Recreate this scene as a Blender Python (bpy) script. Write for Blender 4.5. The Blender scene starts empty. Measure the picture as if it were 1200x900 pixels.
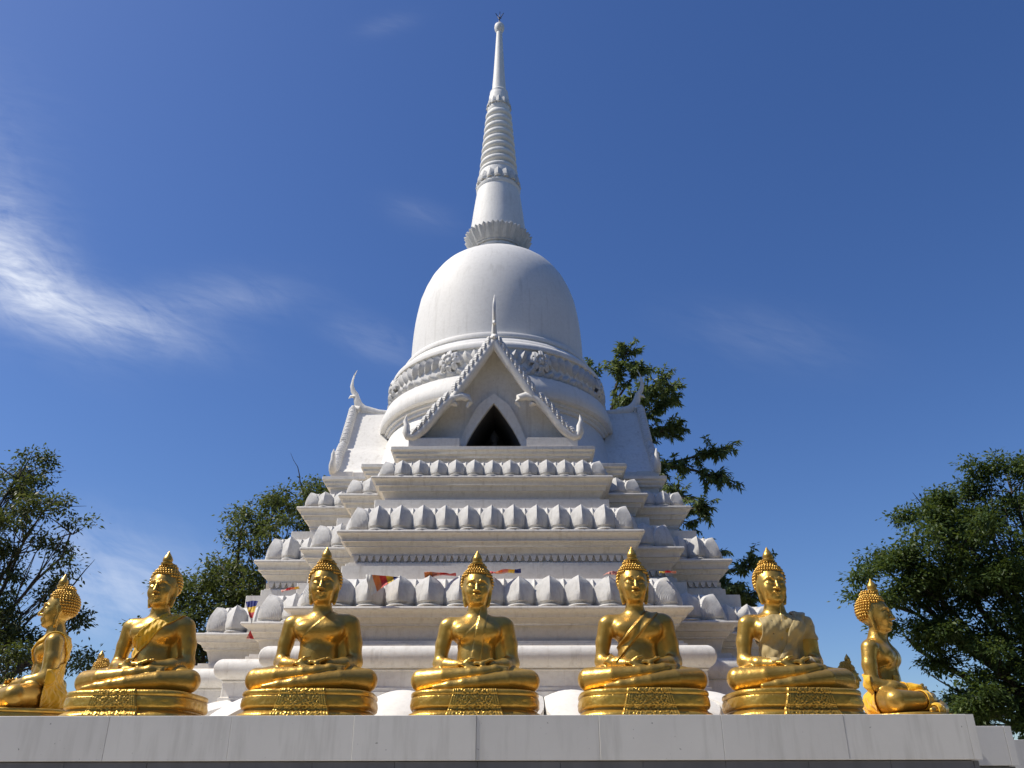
import bpy, math, random
import numpy as np
from math import sin, cos, tan, atan, pi, radians, sqrt
from mathutils import Vector, Matrix

random.seed(7)
rng = np.random.default_rng(11)
scene = bpy.context.scene
COL = scene.collection

# ------------------------------------------------------------------ camera
PITCH = radians(26.4)
FPX = 1000.0
EYE = 1.6
cam_d = bpy.data.cameras.new('camera')
cam_d.sensor_width = 36.0
cam_d.lens = 36.0 * FPX / 1200.0
cam_d.clip_start = 0.05
cam_d.clip_end = 5000
cam = bpy.data.objects.new('camera', cam_d)
COL.objects.link(cam)
cam.location = (0, 0, EYE)
cam.rotation_euler = (Matrix.Rotation(radians(90) + PITCH, 3, 'X') @ Matrix.Rotation(radians(-0.12), 3, 'Z')).to_euler()
scene.camera = cam

# ------------------------------------------------------------------ light
SUN_AZ = radians(-84)      # from +Y (view direction) towards +X; negative is to the left
SUN_EL = radians(53)
sun_dir = Vector((sin(SUN_AZ) * cos(SUN_EL), -abs(cos(SUN_AZ)) * cos(SUN_EL), sin(SUN_EL)))
sun_az_true = math.atan2(sun_dir.x, sun_dir.y)
sd = bpy.data.lights.new('sun', 'SUN')
sd.energy = 5.0
sd.angle = radians(0.53)
sd.color = (1.0, 0.93, 0.81)
sun = bpy.data.objects.new('sun', sd)
COL.objects.link(sun)
sun.rotation_euler = sun_dir.to_track_quat('Z', 'Y').to_euler()

world = bpy.data.worlds.new('World')
scene.world = world
world.use_nodes = True


class NT:
    """tiny node-tree helper"""
    def __init__(s, tree):
        s.t = tree
        s.n = tree.nodes
        s.l = tree.links

    def new(s, typ, **kw):
        n = s.n.new(typ)
        for k, v in kw.items():
            setattr(n, k, v)
        return n

    def put(s, sock, v):
        if isinstance(v, (int, float)):
            sock.default_value = v
        elif isinstance(v, (tuple, list)):
            sock.default_value = v if len(v) == len(sock.default_value) else tuple(v) + (1,)
        else:
            s.l.new(v, sock)

    def math(s, op, a, b=None, c=None, clamp=False):
        n = s.new('ShaderNodeMath', operation=op, use_clamp=clamp)
        s.put(n.inputs[0], a)
        if b is not None:
            s.put(n.inputs[1], b)
        if c is not None:
            s.put(n.inputs[2], c)
        return n.outputs[0]

    def noise(s, vec, scale, detail=4, rough=0.55, dist=0.0):
        n = s.new('ShaderNodeTexNoise')
        if vec is not None:
            s.l.new(vec, n.inputs['Vector'])
        n.inputs['Scale'].default_value = scale
        n.inputs['Detail'].default_value = detail
        n.inputs['Roughness'].default_value = rough
        n.inputs['Distortion'].default_value = dist
        return n.outputs['Fac']

    def ramp(s, fac, stops, interp='LINEAR'):
        n = s.new('ShaderNodeValToRGB')
        n.color_ramp.interpolation = interp
        els = n.color_ramp.elements
        while len(els) < len(stops):
            els.new(0.5)
        for e, (p, c) in zip(els, stops):
            e.position = p
            e.color = c if len(c) == 4 else tuple(c) + (1,)
        s.put(n.inputs[0], fac)
        return n.outputs[0]

    def mix(s, fac, a, b, mode='MIX'):
        n = s.new('ShaderNodeMix', data_type='RGBA', blend_type=mode)
        s.put(n.inputs[0], fac)
        s.put(n.inputs[6], a)
        s.put(n.inputs[7], b)
        return n.outputs[2]

    def mapping(s, vec, scale=(1, 1, 1), rot=(0, 0, 0), loc=(0, 0, 0)):
        n = s.new('ShaderNodeMapping')
        s.l.new(vec, n.inputs[0])
        n.inputs['Location'].default_value = loc
        n.inputs['Rotation'].default_value = rot
        n.inputs['Scale'].default_value = scale
        return n.outputs[0]


def ray(px, py):
    """direction of a photograph pixel as (x/y, z/y) of the forward plane"""
    a = (px - 600) / FPX
    b = (450 - py) / FPX
    y = cos(PITCH) - b * sin(PITCH)
    z = sin(PITCH) + b * cos(PITCH)
    return a / y, z / y


def build_world():
    w = NT(world.node_tree)
    w.n.clear()
    out = w.new('ShaderNodeOutputWorld')
    bg = w.new('ShaderNodeBackground')
    sky = w.new('ShaderNodeTexSky', sky_type='NISHITA')
    sky.sun_disc = False
    sky.sun_elevation = SUN_EL
    sky.sun_rotation = sun_az_true
    sky.altitude = 900
    sky.air_density = 1.15
    sky.dust_density = 1.5
    sky.ozone_density = 4.5
    # thin cirrus: streaky noise, gathered where the photograph shows wisps
    tc = w.new('ShaderNodeTexCoord')
    sep = w.new('ShaderNodeSeparateXYZ')
    w.l.new(tc.outputs['Generated'], sep.inputs[0])
    x, y, z = sep.outputs
    ys = w.math('MAXIMUM', y, 0.05)
    u = w.math('DIVIDE', x, ys)
    v = w.math('DIVIDE', z, ys)
    uv = w.new('ShaderNodeCombineXYZ')
    w.l.new(u, uv.inputs[0])
    w.l.new(v, uv.inputs[1])
    uvv = uv.outputs[0]
    total = None
    blobs = [  # px, py, length, width, tilt (degrees, down to the right), strength
        (-5, 285, 80, 40, 55, .8), (40, 335, 95, 30, 38, .95), (120, 372, 100, 22, 16, .85),
        (225, 352, 90, 26, -6, .26), (300, 350, 60, 16, 0, .10), (440, 398, 52, 18, 26, .26),
        (490, 250, 38, 14, 20, .13), (140, 690, 85, 46, 0, .75), (60, 640, 80, 40, 0, .35),
        (900, 395, 90, 30, 12, .10), (455, 28, 30, 10, -20, .10), (-150, 180, 140, 80, 40, .6)]
    for px, py, L, W, tilt, s in blobs:
        u0, v0 = ray(px, py)
        ul, vl = ray(px + L, py)
        uw, vw = ray(px, py - W)
        sx = 1.0 / abs(ul - u0)
        sy = 1.0 / abs(vw - v0)
        k = W / L
        m = w.mapping(uvv, loc=(-u0, -v0, 0))
        r = w.mapping(m, rot=(0, 0, radians(tilt)), scale=(1, 1, 1))
        m2 = w.mapping(r, scale=(sx, sy, 0))
        ln = w.new('ShaderNodeVectorMath', operation='DOT_PRODUCT')
        w.l.new(m2, ln.inputs[0])
        w.l.new(m2, ln.inputs[1])
        g = w.math('POWER', 2.718, w.math('MULTIPLY', ln.outputs['Value'], -0.9))
        g = w.math('MULTIPLY', g, s)
        total = g if total is None else w.math('ADD', total, g)
    st = w.mapping(w.mapping(uvv, rot=(0, 0, radians(32))), scale=(3.2, 11, 1))
    n1 = w.noise(st, 3.0, 8, .62, .8)
    st2 = w.mapping(w.mapping(uvv, rot=(0, 0, radians(14))), scale=(3.0, 16, 1))
    n2 = w.noise(st2, 4.5, 5, .6, .3)
    fib = w.math('ADD', w.math('MULTIPLY', n1, .75), w.math('MULTIPLY', n2, .45))
    fib = w.math('SUBTRACT', fib, .33)
    fib = w.math('MULTIPLY', fib, 2.3, clamp=True)
    mask = w.math('MULTIPLY', total, fib)
    front = w.math('MULTIPLY', w.math('SUBTRACT', y, .06), 8, clamp=True)
    mask = w.math('MULTIPLY', w.math('MULTIPLY', mask, front), .54, clamp=True)
    hs = w.new('ShaderNodeHueSaturation')
    hs.inputs['Saturation'].default_value = 1.20
    hs.inputs['Hue'].default_value = .512
    w.l.new(sky.outputs[0], hs.inputs['Color'])
    col = w.mix(mask, hs.outputs[0], (7.6, 8.0, 8.8, 1))
    w.l.new(col, bg.inputs[0])
    bg.inputs[1].default_value = 0.12
    w.l.new(bg.outputs[0], out.inputs[0])


build_world()
vs = scene.view_settings
vs.view_transform = 'Standard'
vs.look = 'None'
vs.exposure = 0.0
vs.gamma = 1.0
vs.use_curve_mapping = False
scene.cycles.max_bounces = 8
scene.cycles.use_adaptive_sampling = True


# ------------------------------------------------------------------ materials
MATS = {}


def mat(name):
    m = bpy.data.materials.new(name)
    m.use_nodes = True
    n = NT(m.node_tree)
    b = n.n['Principled BSDF']
    MATS[name] = m
    return m, n, b


def bump(n, b, h, strength=.3, dist=.01):
    k = n.new('ShaderNodeBump')
    k.inputs['Strength'].default_value = strength
    k.inputs['Distance'].default_value = dist
    n.l.new(h, k.inputs['Height'])
    n.l.new(k.outputs[0], b.inputs['Normal'])


def white_plaster(name, c1, c2, stain, streak=True, groove=0, bounce_tint=0.0):
    m, n, b = mat(name)
    geo = n.new('ShaderNodeNewGeometry')
    tc = n.new('ShaderNodeTexCoord')
    pos = geo.outputs['Position']
    big = n.noise(pos, 1.3, 5, .6)
    fine = n.noise(pos, 22, 4, .6)
    col = n.mix(n.ramp(big, [(.35, (0, 0, 0)), (.7, (1, 1, 1))]), c1, c2)
    col = n.mix(n.math('MULTIPLY', n.ramp(fine, [(.45, (0, 0, 0)), (.75, (1, 1, 1))]), .35), col, stain)
    if streak:
        sm = n.mapping(pos, scale=(9, 9, .55))
        s1 = n.noise(sm, 1.6, 5, .65)
        s = n.math('MULTIPLY', n.ramp(s1, [(.54, (0, 0, 0)), (.72, (1, 1, 1))]), .62)
        col = n.mix(s, col, stain)
    sp = n.noise(pos, 60, 2, .5)
    col = n.mix(n.math('MULTIPLY', n.ramp(sp, [(.70, (0, 0, 0)), (.78, (1, 1, 1))]), .5), col, (.22, .21, .19, 1))
    if bounce_tint:
        sn = n.new('ShaderNodeSeparateXYZ')
        n.l.new(geo.outputs['Normal'], sn.inputs[0])
        dm = n.math('MULTIPLY', n.ramp(sn.outputs[2], [(.88, (0, 0, 0)), (.97, (1, 1, 1))]), n.math('ADD', n.math('MULTIPLY', fine, .6), bounce_tint - .3), clamp=True)
        col = n.mix(dm, col, (.50, .39, .26, 1))  # tan on upward faces, put there to warm light bounced onto the walls
    h = n.math('ADD', n.math('MULTIPLY', big, .6), n.math('MULTIPLY', fine, .5))
    if groove:
        om = n.mapping(tc.outputs['Object'], scale=(1, .25, .12))
        wv = n.new('ShaderNodeTexWave', wave_type='BANDS', bands_direction='X')
        n.l.new(om, wv.inputs[0])
        wv.inputs['Scale'].default_value = groove
        wv.inputs['Distortion'].default_value = 2.5
        wv.inputs['Detail'].default_value = 2
        wv.inputs['Detail Scale'].default_value = 1.5
        h = n.math('ADD', h, n.math('MULTIPLY', wv.outputs['Fac'], 1.1))
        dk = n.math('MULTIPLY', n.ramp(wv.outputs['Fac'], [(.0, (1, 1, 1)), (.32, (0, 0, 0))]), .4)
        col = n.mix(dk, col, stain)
    n.l.new(col, b.inputs['Base Color'])
    b.inputs['Roughness'].default_value = .62
    b.inputs['Specular IOR Level'].default_value = .35
    bump(n, b, h, .35, .012)
    return m


white_plaster('plaster', (.80, .785, .745, 1), (.74, .72, .68, 1), (.52, .49, .44, 1), bounce_tint=.7)
white_plaster('petal_plaster', (.72, .71, .685, 1), (.63, .62, .60, 1), (.38, .37, .35, 1), True, 9)
white_plaster('smooth_plaster', (.80, .785, .75, 1), (.75, .735, .70, 1), (.60, .58, .54, 1), True)
white_plaster('skirt_plaster', (.82, .81, .78, 1), (.76, .75, .72, 1), (.60, .58, .54, 1), False)
white_plaster('niche_shade', (.10, .10, .10, 1), (.07, .07, .075, 1), (.05, .05, .05, 1), False)  # unlit darkness of the niche put into its base colour


def tile_mat(name, c1, c2):
    m, n, b = mat(name)
    geo = n.new('ShaderNodeNewGeometry')
    oi = n.new('ShaderNodeObjectInfo')
    pos = geo.outputs['Position']
    a = n.noise(pos, 2.2, 6, .62)
    f = n.noise(pos, 45, 3, .5)
    sm = n.mapping(pos, scale=(7, 7, .8))
    s1 = n.noise(sm, 1.5, 4, .6)
    col = n.mix(n.ramp(a, [(.35, (0, 0, 0)), (.68, (1, 1, 1))]), c1, c2)
    col = n.mix(n.math('MULTIPLY', n.ramp(s1, [(.50, (0, 0, 0)), (.72, (1, 1, 1))]), .5), col, (c1[0] * .62, c1[1] * .62, c1[2] * .6, 1))
    col = n.mix(n.math('MULTIPLY', oi.outputs['Random'], .28), col, (c2[0] * .78, c2[1] * .78, c2[2] * .8, 1))
    sp = n.noise(pos, 30, 2, .5)
    col = n.mix(n.math('MULTIPLY', n.ramp(sp, [(.71, (0, 0, 0)), (.77, (1, 1, 1))]), .7), col, (.12, .12, .12, 1))
    n.l.new(col, b.inputs['Base Color'])
    b.inputs['Roughness'].default_value = .5
    bump(n, b, n.math('ADD', a, n.math('MULTIPLY', f, .2)), .2, .006)


tile_mat('terrace_panel', (.82, .81, .785, 1), (.76, .75, .73, 1))
tile_mat('terrace_lower', (.17, .175, .20, 1), (.13, .135, .16, 1))
tile_mat('terrace_floor', (.62, .52, .39, 1), (.54, .44, .32, 1))
tile_mat('bounce_paving', (.62, .55, .44, 1), (.54, .47, .37, 1))


def gold_mat(name, c1, c2, rough, bumpy=.12, bscale=40):
    m, n, b = mat(name)
    tc = n.new('ShaderNodeTexCoord')
    oi = n.new('ShaderNodeObjectInfo')
    a = n.noise(tc.outputs['Object'], 5, 5, .6)
    f = n.noise(tc.outputs['Object'], bscale, 3, .55)
    col = n.mix(n.ramp(a, [(.35, (0, 0, 0)), (.7, (1, 1, 1))]), c1, c2)
    wear = n.noise(tc.outputs['Object'], 13, 5, .7)
    col = n.mix(n.math('MULTIPLY', n.ramp(wear, [(.60, (0, 0, 0)), (.74, (1, 1, 1))]), .55), col, (.36, .20, .06, 1))
    geo = n.new('ShaderNodeNewGeometry')
    col = n.mix(n.math('MULTIPLY', oi.outputs['Random'], .42), col, (c2[0] * .78, c2[1] * .70, c2[2] * .62, 1))
    crev = n.math('MULTIPLY', n.ramp(geo.outputs['Pointiness'], [(.44, (1, 1, 1)), (.497, (0, 0, 0))]), .75)  # occlusion-like shade painted into the creases, along with dirt
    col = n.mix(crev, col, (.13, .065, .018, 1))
    n.l.new(col, b.inputs['Base Color'])
    b.inputs['Metallic'].default_value = .70
    r = n.math('ADD', n.math('MULTIPLY', a, .22), rough - .11)
    n.l.new(r, b.inputs['Roughness'])
    bump(n, b, n.math('ADD', f, n.math('MULTIPLY', a, 1.5)), bumpy, .008)


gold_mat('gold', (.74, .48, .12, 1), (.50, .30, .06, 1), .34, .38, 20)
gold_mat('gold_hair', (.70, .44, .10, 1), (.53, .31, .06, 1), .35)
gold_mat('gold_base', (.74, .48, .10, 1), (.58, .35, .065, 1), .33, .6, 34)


def cloth_mat(name, c, transl=.25, alpha=1.0, bs=.5):
    m, n, b = mat(name)
    tc = n.new('ShaderNodeTexCoord')
    f = n.noise(tc.outputs['Object'], 14, 4, .6)
    col = n.mix(f, (c[0] * .8, c[1] * .78, c[2] * .7, 1), (c[0], c[1], c[2], 1))
    n.l.new(col, b.inputs['Base Color'])
    b.inputs['Roughness'].default_value = .6
    b.inputs['Sheen Weight'].default_value = .3
    b.inputs['Alpha'].default_value = alpha
    wm = n.new('ShaderNodeTexWave')
    n.l.new(n.mapping(tc.outputs['Object'], scale=(1, 1, .6)), wm.inputs[0])
    wm.inputs['Scale'].default_value = 9
    wm.inputs['Distortion'].default_value = 3
    bump(n, b, n.math('ADD', f, n.math('MULTIPLY', wm.outputs['Fac'], .8)), bs, .012)


cloth_mat('yellow_cloth', (.90, .52, .01))
cloth_mat('gauze', (.60, .47, .22), alpha=.80, bs=.15)
for nm, c in (('flag_blue', (.02, .04, .30)), ('flag_yellow', (.85, .55, .03)), ('flag_red', (.62, .03, .03)),
              ('flag_white', (.8, .8, .78)), ('flag_orange', (.80, .24, .06)), ('flag_pink', (.72, .30, .24))):
    cloth_mat(nm, c)


def simple(name, c, rough=.6, metal=0):
    m, n, b = mat(name)
    tc = n.new('ShaderNodeTexCoord')
    f = n.noise(tc.outputs['Object'], 8, 4, .6)
    n.l.new(n.mix(f, tuple(k * .7 for k in c) + (1,), tuple(k * 1.2 for k in c) + (1,)), b.inputs['Base Color'])
    b.inputs['Roughness'].default_value = rough
    b.inputs['Metallic'].default_value = metal


simple('dark_metal', (.06, .06, .07), .45, .8)


def bark_mat():
    m, n, b = mat('bark')
    tc = n.new('ShaderNodeTexCoord')
    v = n.mapping(tc.outputs['Object'], scale=(6, 6, 1.2))
    a = n.noise(v, 3, 6, .65)
    n.l.new(n.ramp(a, [(.3, (.035, .028, .02)), (.7, (.14, .115, .09))]), b.inputs['Base Color'])
    b.inputs['Roughness'].default_value = .9
    bump(n, b, a, .6, .03)


bark_mat()


def leaf_mat(name, dark, light, tip):
    m, n, b = mat(name)
    at = n.new('ShaderNodeAttribute', attribute_name='tone')
    geo = n.new('ShaderNodeNewGeometry')
    col = n.ramp(at.outputs['Fac'], [(0, dark), (.7, light), (1, tip)])
    n.l.new(col, b.inputs['Base Color'])
    b.inputs['Roughness'].default_value = .48
    b.inputs['Specular IOR Level'].default_value = .35
    tr = n.new('ShaderNodeBsdfTranslucent')
    n.l.new(n.mix(.5, col, (.16, .20, .02, 1)), tr.inputs[0])
    ms = n.new('ShaderNodeMixShader')
    ms.inputs[0].default_value = .38
    n.l.new(b.outputs[0], ms.inputs[1])
    n.l.new(tr.outputs[0], ms.inputs[2])
    n.l.new(ms.outputs[0], n.n['Material Output'].inputs[0])


leaf_mat('leaf_olive', (.045, .062, .018), (.115, .145, .045), (.20, .21, .08))
leaf_mat('leaf_dark', (.025, .050, .013), (.075, .12, .03), (.16, .20, .055))
leaf_mat('leaf_sparse', (.030, .042, .014), (.085, .105, .035), (.18, .16, .07))
leaf_mat('leaf_long', (.09, .13, .045), (.18, .24, .09), (.28, .33, .16))


def ground_mat():
    m, n, b = mat('ground')
    geo = n.new('ShaderNodeNewGeometry')
    pos = geo.outputs['Position']
    a = n.noise(pos, .35, 6, .6)
    f = n.noise(pos, 14, 5, .6)
    col = n.mix(n.ramp(a, [(.4, (0, 0, 0)), (.62, (1, 1, 1))]), (.10, .085, .055, 1), (.045, .060, .022, 1))
    col = n.mix(n.math('MULTIPLY', f, .5), col, (.06, .06, .035, 1))
    n.l.new(col, b.inputs['Base Color'])
    b.inputs['Roughness'].default_value = .9
    bump(n, b, f, .4, .02)


ground_mat()


# ------------------------------------------------------------------ object helpers
def link(o, parent=None):
    COL.objects.link(o)
    if parent is not None:
        o.parent = parent
    return o


def mesh_data(name, V, Fc, material, smooth=True, sharp=None):
    me = bpy.data.meshes.new(name)
    if isinstance(V, np.ndarray):
        V = V.tolist()
    if isinstance(Fc, np.ndarray):
        Fc = Fc.tolist()
    me.from_pydata(V, [], Fc)
    me.materials.append(MATS[material])
    if smooth:
        me.polygons.foreach_set('use_smooth', [True] * len(me.polygons))
        if sharp:
            me.set_sharp_from_angle(angle=radians(sharp))
    me.update()
    return me


def obj(name, me, parent=None, loc=(0, 0, 0), rot=(0, 0, 0), scale=(1, 1, 1)):
    o = bpy.data.objects.new(name, me)
    link(o, parent)
    o.location = loc
    o.rotation_euler = rot
    o.scale = scale
    return o


def mk(name, V, Fc, material, parent=None, smooth=True, sharp=None, **kw):
    return obj(name, mesh_data(name, V, Fc, material, smooth, sharp), parent, **kw)


def empty(name, loc, rz=0, label=None, cat=None, group=None):
    o = bpy.data.objects.new(name, None)
    link(o)
    o.empty_display_size = .2
    o.location = loc
    o.rotation_euler = (0, 0, rz)
    tag(o, label, cat, group)
    return o


def tag(o, label=None, cat=None, group=None, kind=None):
    if label:
        o['label'] = label
    if cat:
        o['category'] = cat
    if group:
        o['group'] = group
    if kind:
        o['kind'] = kind
    return o


def copy_tree(o, parent=None):
    c = o.copy()
    COL.objects.link(c)
    c.parent = parent
    for ch in list(o.children):
        copy_tree(ch, c)
    return c


class MB:
    def __init__(s):
        s.V = []
        s.F = []

    def add(s, V, Fc):
        b = len(s.V)
        s.V += [tuple(v) for v in V]
        s.F += [tuple(i + b for i in f) for f in Fc]

    def box(s, x0, x1, y0, y1, z0, z1):
        s.add([(x0, y0, z0), (x1, y0, z0), (x1, y1, z0), (x0, y1, z0), (x0, y0, z1), (x1, y0, z1), (x1, y1, z1), (x0, y1, z1)],
              [(0, 3, 2, 1), (4, 5, 6, 7), (0, 1, 5, 4), (1, 2, 6, 5), (2, 3, 7, 6), (3, 0, 4, 7)])

    def tube(s, pts, rads, seg=8, cap=True):
        pts = [Vector(p) for p in pts]
        rings = []
        up = Vector((0.13, 0.21, 1)).normalized()
        for i, p in enumerate(pts):
            d = (pts[min(i + 1, len(pts) - 1)] - pts[max(i - 1, 0)]).normalized()
            a = d.cross(up)
            if a.length < .05:
                a = d.cross(Vector((1, 0, 0)))
            a.normalize()
            b = d.cross(a).normalized()
            r = rads[i]
            if not isinstance(r, tuple):
                r = (r, r)
            rings.append([p + a * (r[0] * cos(2 * pi * k / seg)) + b * (r[1] * sin(2 * pi * k / seg)) for k in range(seg)])
        V = [v for q in rings for v in q]
        Fc = []
        for i in range(len(rings) - 1):
            for k in range(seg):
                k2 = (k + 1) % seg
                Fc.append((i * seg + k, i * seg + k2, (i + 1) * seg + k2, (i + 1) * seg + k))
        if cap:
            Fc.append(tuple(range(seg)))
            Fc.append(tuple((len(rings) - 1) * seg + k for k in reversed(range(seg))))
        s.add(V, Fc)

    def lathe(s, prof, seg=64, caps=True):
        V = []
        Fc = []
        for r, z in prof:
            for k in range(seg):
                V.append((r * cos(2 * pi * k / seg), r * sin(2 * pi * k / seg), z))
        for i in range(len(prof) - 1):
            for k in range(seg):
                k2 = (k + 1) % seg
                Fc.append((i * seg + k, i * seg + k2, (i + 1) * seg + k2, (i + 1) * seg + k))
        if caps:
            Fc.append(tuple(reversed(range(seg))))
            Fc.append(tuple((len(prof) - 1) * seg + k for k in range(seg)))
        s.add(V, Fc)

    def build(s, name, material, parent=None, smooth=True, sharp=None, **kw):
        return mk(name, s.V, s.F, material, parent, smooth, sharp, **kw)

    def data(s, name, material, smooth=True, sharp=None):
        return mesh_data(name, s.V, s.F, material, smooth, sharp)


# ------------------------------------------------------------------ the place: numbers
CX, CY = -0.235, 12.0        # axis of the stupa
TZ = 2.209                   # terrace floor


def pt(px, py, Y):
    """photograph pixel -> world point at the depth Y in front of the camera"""
    u, v = ray(px, py)
    return Vector((u * Y, Y, EYE + v * Y))


# ------------------------------------------------------------------ ground
g = mk('ground', [(-1500, -1500, 0), (1500, -1500, 0), (1500, 1500, 0), (-1500, 1500, 0)], [(0, 1, 2, 3)], 'ground', None, False)
tag(g, kind='structure')
pv = mk('bounce_pavement', [(-10, 2.4, .004), (10, 2.4, .004), (10, 20, .004), (-10, 20, .004)], [(0, 1, 2, 3)], 'bounce_paving', None, False)  # unseen bright strip added to bounce sunlight onto the terrace front
tag(pv, kind='structure')


# ------------------------------------------------------------------ terrace (redented)
def plan(F, d, hw, rc=0.0, G=None, nseg=3):
    """counter-clockwise redented square; F front, d diagonal corner, hw half width of the face.
    convex corners rounded with radius rc"""
    G = F if G is None else G
    q = [(hw[0], -F), (hw[0], -d[1]), (d[0], -d[1]), (d[0], -hw[1]), (G, -hw[1])]
    pts = []
    e = q
    pts += e
    pts += [(x, -y) for x, y in reversed(e)]
    pts += [(-x, -y) for x, y in e]
    pts += [(-x, y) for x, y in reversed(e)]
    if rc <= 0:
        return pts
    out = []
    n = len(pts)
    for i in range(n):
        a, b, c = Vector(pts[i - 1]), Vector(pts[i]), Vector(pts[(i + 1) % n])
        d1 = (b - a).normalized()
        d2 = (c - b).normalized()
        cr = d1.x * d2.y - d1.y * d2.x
        if cr > 0:      # convex
            ctr = b - d1 * rc + d2 * rc
            for k in range(nseg + 1):
                t = (pi / 2) * k / nseg
                out.append(tuple(ctr + (-d2) * (rc * cos(t)) + d1 * (rc * sin(t))))
        else:
            for k in range(nseg + 1):
                out.append(tuple(b))
    return out


def fix_dups(ring):
    """concave corners repeat a point: spread the repeats by a hair so faces stay valid"""
    out = []
    n = len(ring)
    for i, p in enumerate(ring):
        out.append(p)
    return out


TF, THW, TD1, TD2, TG, TH2 = 5.30, 3.62, (4.43), 4.27, 6.1, 2.62
ter = empty('stone_terrace', (CX, CY, 0), 0, 'raised grey terrace with stepped corners carrying the golden statues', 'terrace')
tp = plan(TF - .06, (TD1 - .06, TD2 - .06), (THW - .06, TH2 - .06), 0, TG - .06)


def prism(pts, z0, z1):
    n = len(pts)
    V = [(x, y, z0) for x, y in pts] + [(x, y, z1) for x, y in pts]
    Fc = [(i, (i + 1) % n, n + (i + 1) % n, n + i) for i in range(n)]
    Fc.append(tuple(range(n, 2 * n)))
    return V, Fc


V, Fc = prism(tp, 0, TZ - .003)
mk('core', V, Fc, 'terrace_floor', ter, False)


def slab_mesh(name, L, h, th, material, be=.002):
    # panel in x (0..L), thickness outward -y, bevelled front edges
    b = be
    V = [(0, 0, 0), (L, 0, 0), (L, 0, h), (0, 0, h),
         (0, -th + b, 0), (L, -th + b, 0), (L, -th + b, h), (0, -th + b, h),
         (b, -th, b), (L - b, -th, b), (L - b, -th, h - b), (b, -th, h - b)]
    Fc = [(3, 2, 1, 0), (0, 1, 5, 4), (1, 2, 6, 5), (2, 3, 7, 6), (3, 0, 4, 7),
          (4, 5, 9, 8), (5, 6, 10, 9), (6, 7, 11, 10), (7, 4, 8, 11), (8, 9, 10, 11)]
    return mesh_data(name, V, Fc, material, False)


def panels(z0, h, off, th, lens, material, name):
    n = len(tp)
    cache = {}
    for i in range(n):
        a = Vector(tp[i])
        b = Vector(tp[(i + 1) % n])
        m = (a + b) / 2
        if m.y > 1.5:
            continue
        dv = (b - a)
        L = dv.length
        dv.normalize()
        # overlap at convex ends so the corner closes
        prv = (a - Vector(tp[i - 1])).normalized()
        nxt = (Vector(tp[(i + 2) % n]) - b).normalized()
        cx0 = prv.x * dv.y - prv.y * dv.x > 0
        cx1 = dv.x * nxt.y - dv.y * nxt.x > 0
        s0 = -th if cx0 else th
        s1 = L + (-.001 if cx1 else -th)
        if not cx0:
            s0 = .001
        k = max(1, round((s1 - s0) / lens))
        w = (s1 - s0) / k
        for j in range(k):
            key = round(w, 4)
            if key not in cache:
                cache[key] = slab_mesh(name, w - .0018, h, th, material)
            p = a + dv * (s0 + j * w) + Vector((dv.y, -dv.x)) * random.uniform(-.0025, .0025)
            obj(name, cache[key], ter, (p.x, p.y, z0), (0, 0, math.atan2(dv.y, dv.x)))


panels(TZ - .305, .305, 0, .06, .92, 'terrace_panel', 'coping_panel')
panels(TZ - .305 - .60, .594, 0, .035, .58, 'terrace_lower', 'wall_tile')

# ------------------------------------------------------------------ stupa
stupa = empty('white_stupa', (CX, CY, TZ), 0, 'tall white plaster stupa with lotus petal tiers, bell dome and ringed spire', 'stupa')


def tier_plan(F0, o, rc=.018):
    hw = 1.42 + (F0 - 2.55) * .667
    d = 1.92 + (F0 - 2.55) * .84
    return plan(F0 + o, (d + o, d + o), (hw + o, hw + o), rc)


def tier_dims(F0):
    return F0, 1.92 + (F0 - 2.55) * .84, 1.42 + (F0 - 2.55) * .667


def loft_tier(name, F0, prof, material='plaster', rc=.018):
    """prof: list of (o, z) from bottom to top; loft of the redented plan"""
    rings = [tier_plan(F0, o, rc) for o, z in prof]
    n = len(rings[0])
    V = []
    for (o, z), r in zip(prof, rings):
        V += [(x, y, z) for x, y in r]
    Fc = []
    for i in range(len(prof) - 1):
        for k in range(n):
            k2 = (k + 1) % n
            a, b = rings[i][k], rings[i][k2]
            if abs(a[0] - b[0]) + abs(a[1] - b[1]) < 1e-9:
                continue
            Fc.append((i * n + k, i * n + k2, (i + 1) * n + k2, (i + 1) * n + k))
    # top cap from unique points
    top = []
    last = None
    for k in range(n):
        p = rings[-1][k]
        if last is not None and abs(p[0] - last[0]) + abs(p[1] - last[1]) < 1e-9:
            continue
        last = p
        top.append((len(prof) - 1) * n + k)
    Fc.append(tuple(top))
    return mk(name, V, Fc, material, stupa, True, 28)


def arc(o0, z0, o1, z1, bulge, n=7):
    """half-round moulding between two points, bulging outward"""
    out = []
    for k in range(n + 1):
        t = pi * k / n
        out.append((o0 + (o1 - o0) * k / n + bulge * sin(t), z0 + (z1 - z0) * (1 - cos(t)) / 2))
    return out


def cove(o0, z0, o1, z1, n=5):
    """concave flare from lower-inner to upper-outer"""
    return [(o0 + (o1 - o0) * (1 - cos(pi / 2 * k / n)), z0 + (z1 - z0) * sin(pi / 2 * k / n)) for k in range(n + 1)]


# plinth storey with the big torus
plinth = loft_tier('plinth', 3.55, [(.02, 0), (.02, .30), (.05, .31), (.05, .36), (.02, .37), (.02, .40), (.0, .41), (.0, .55), (.015, .56)]
                   + arc(.0, .575, .0, .785, .085, 10) + [(-.2, .79)])
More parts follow.
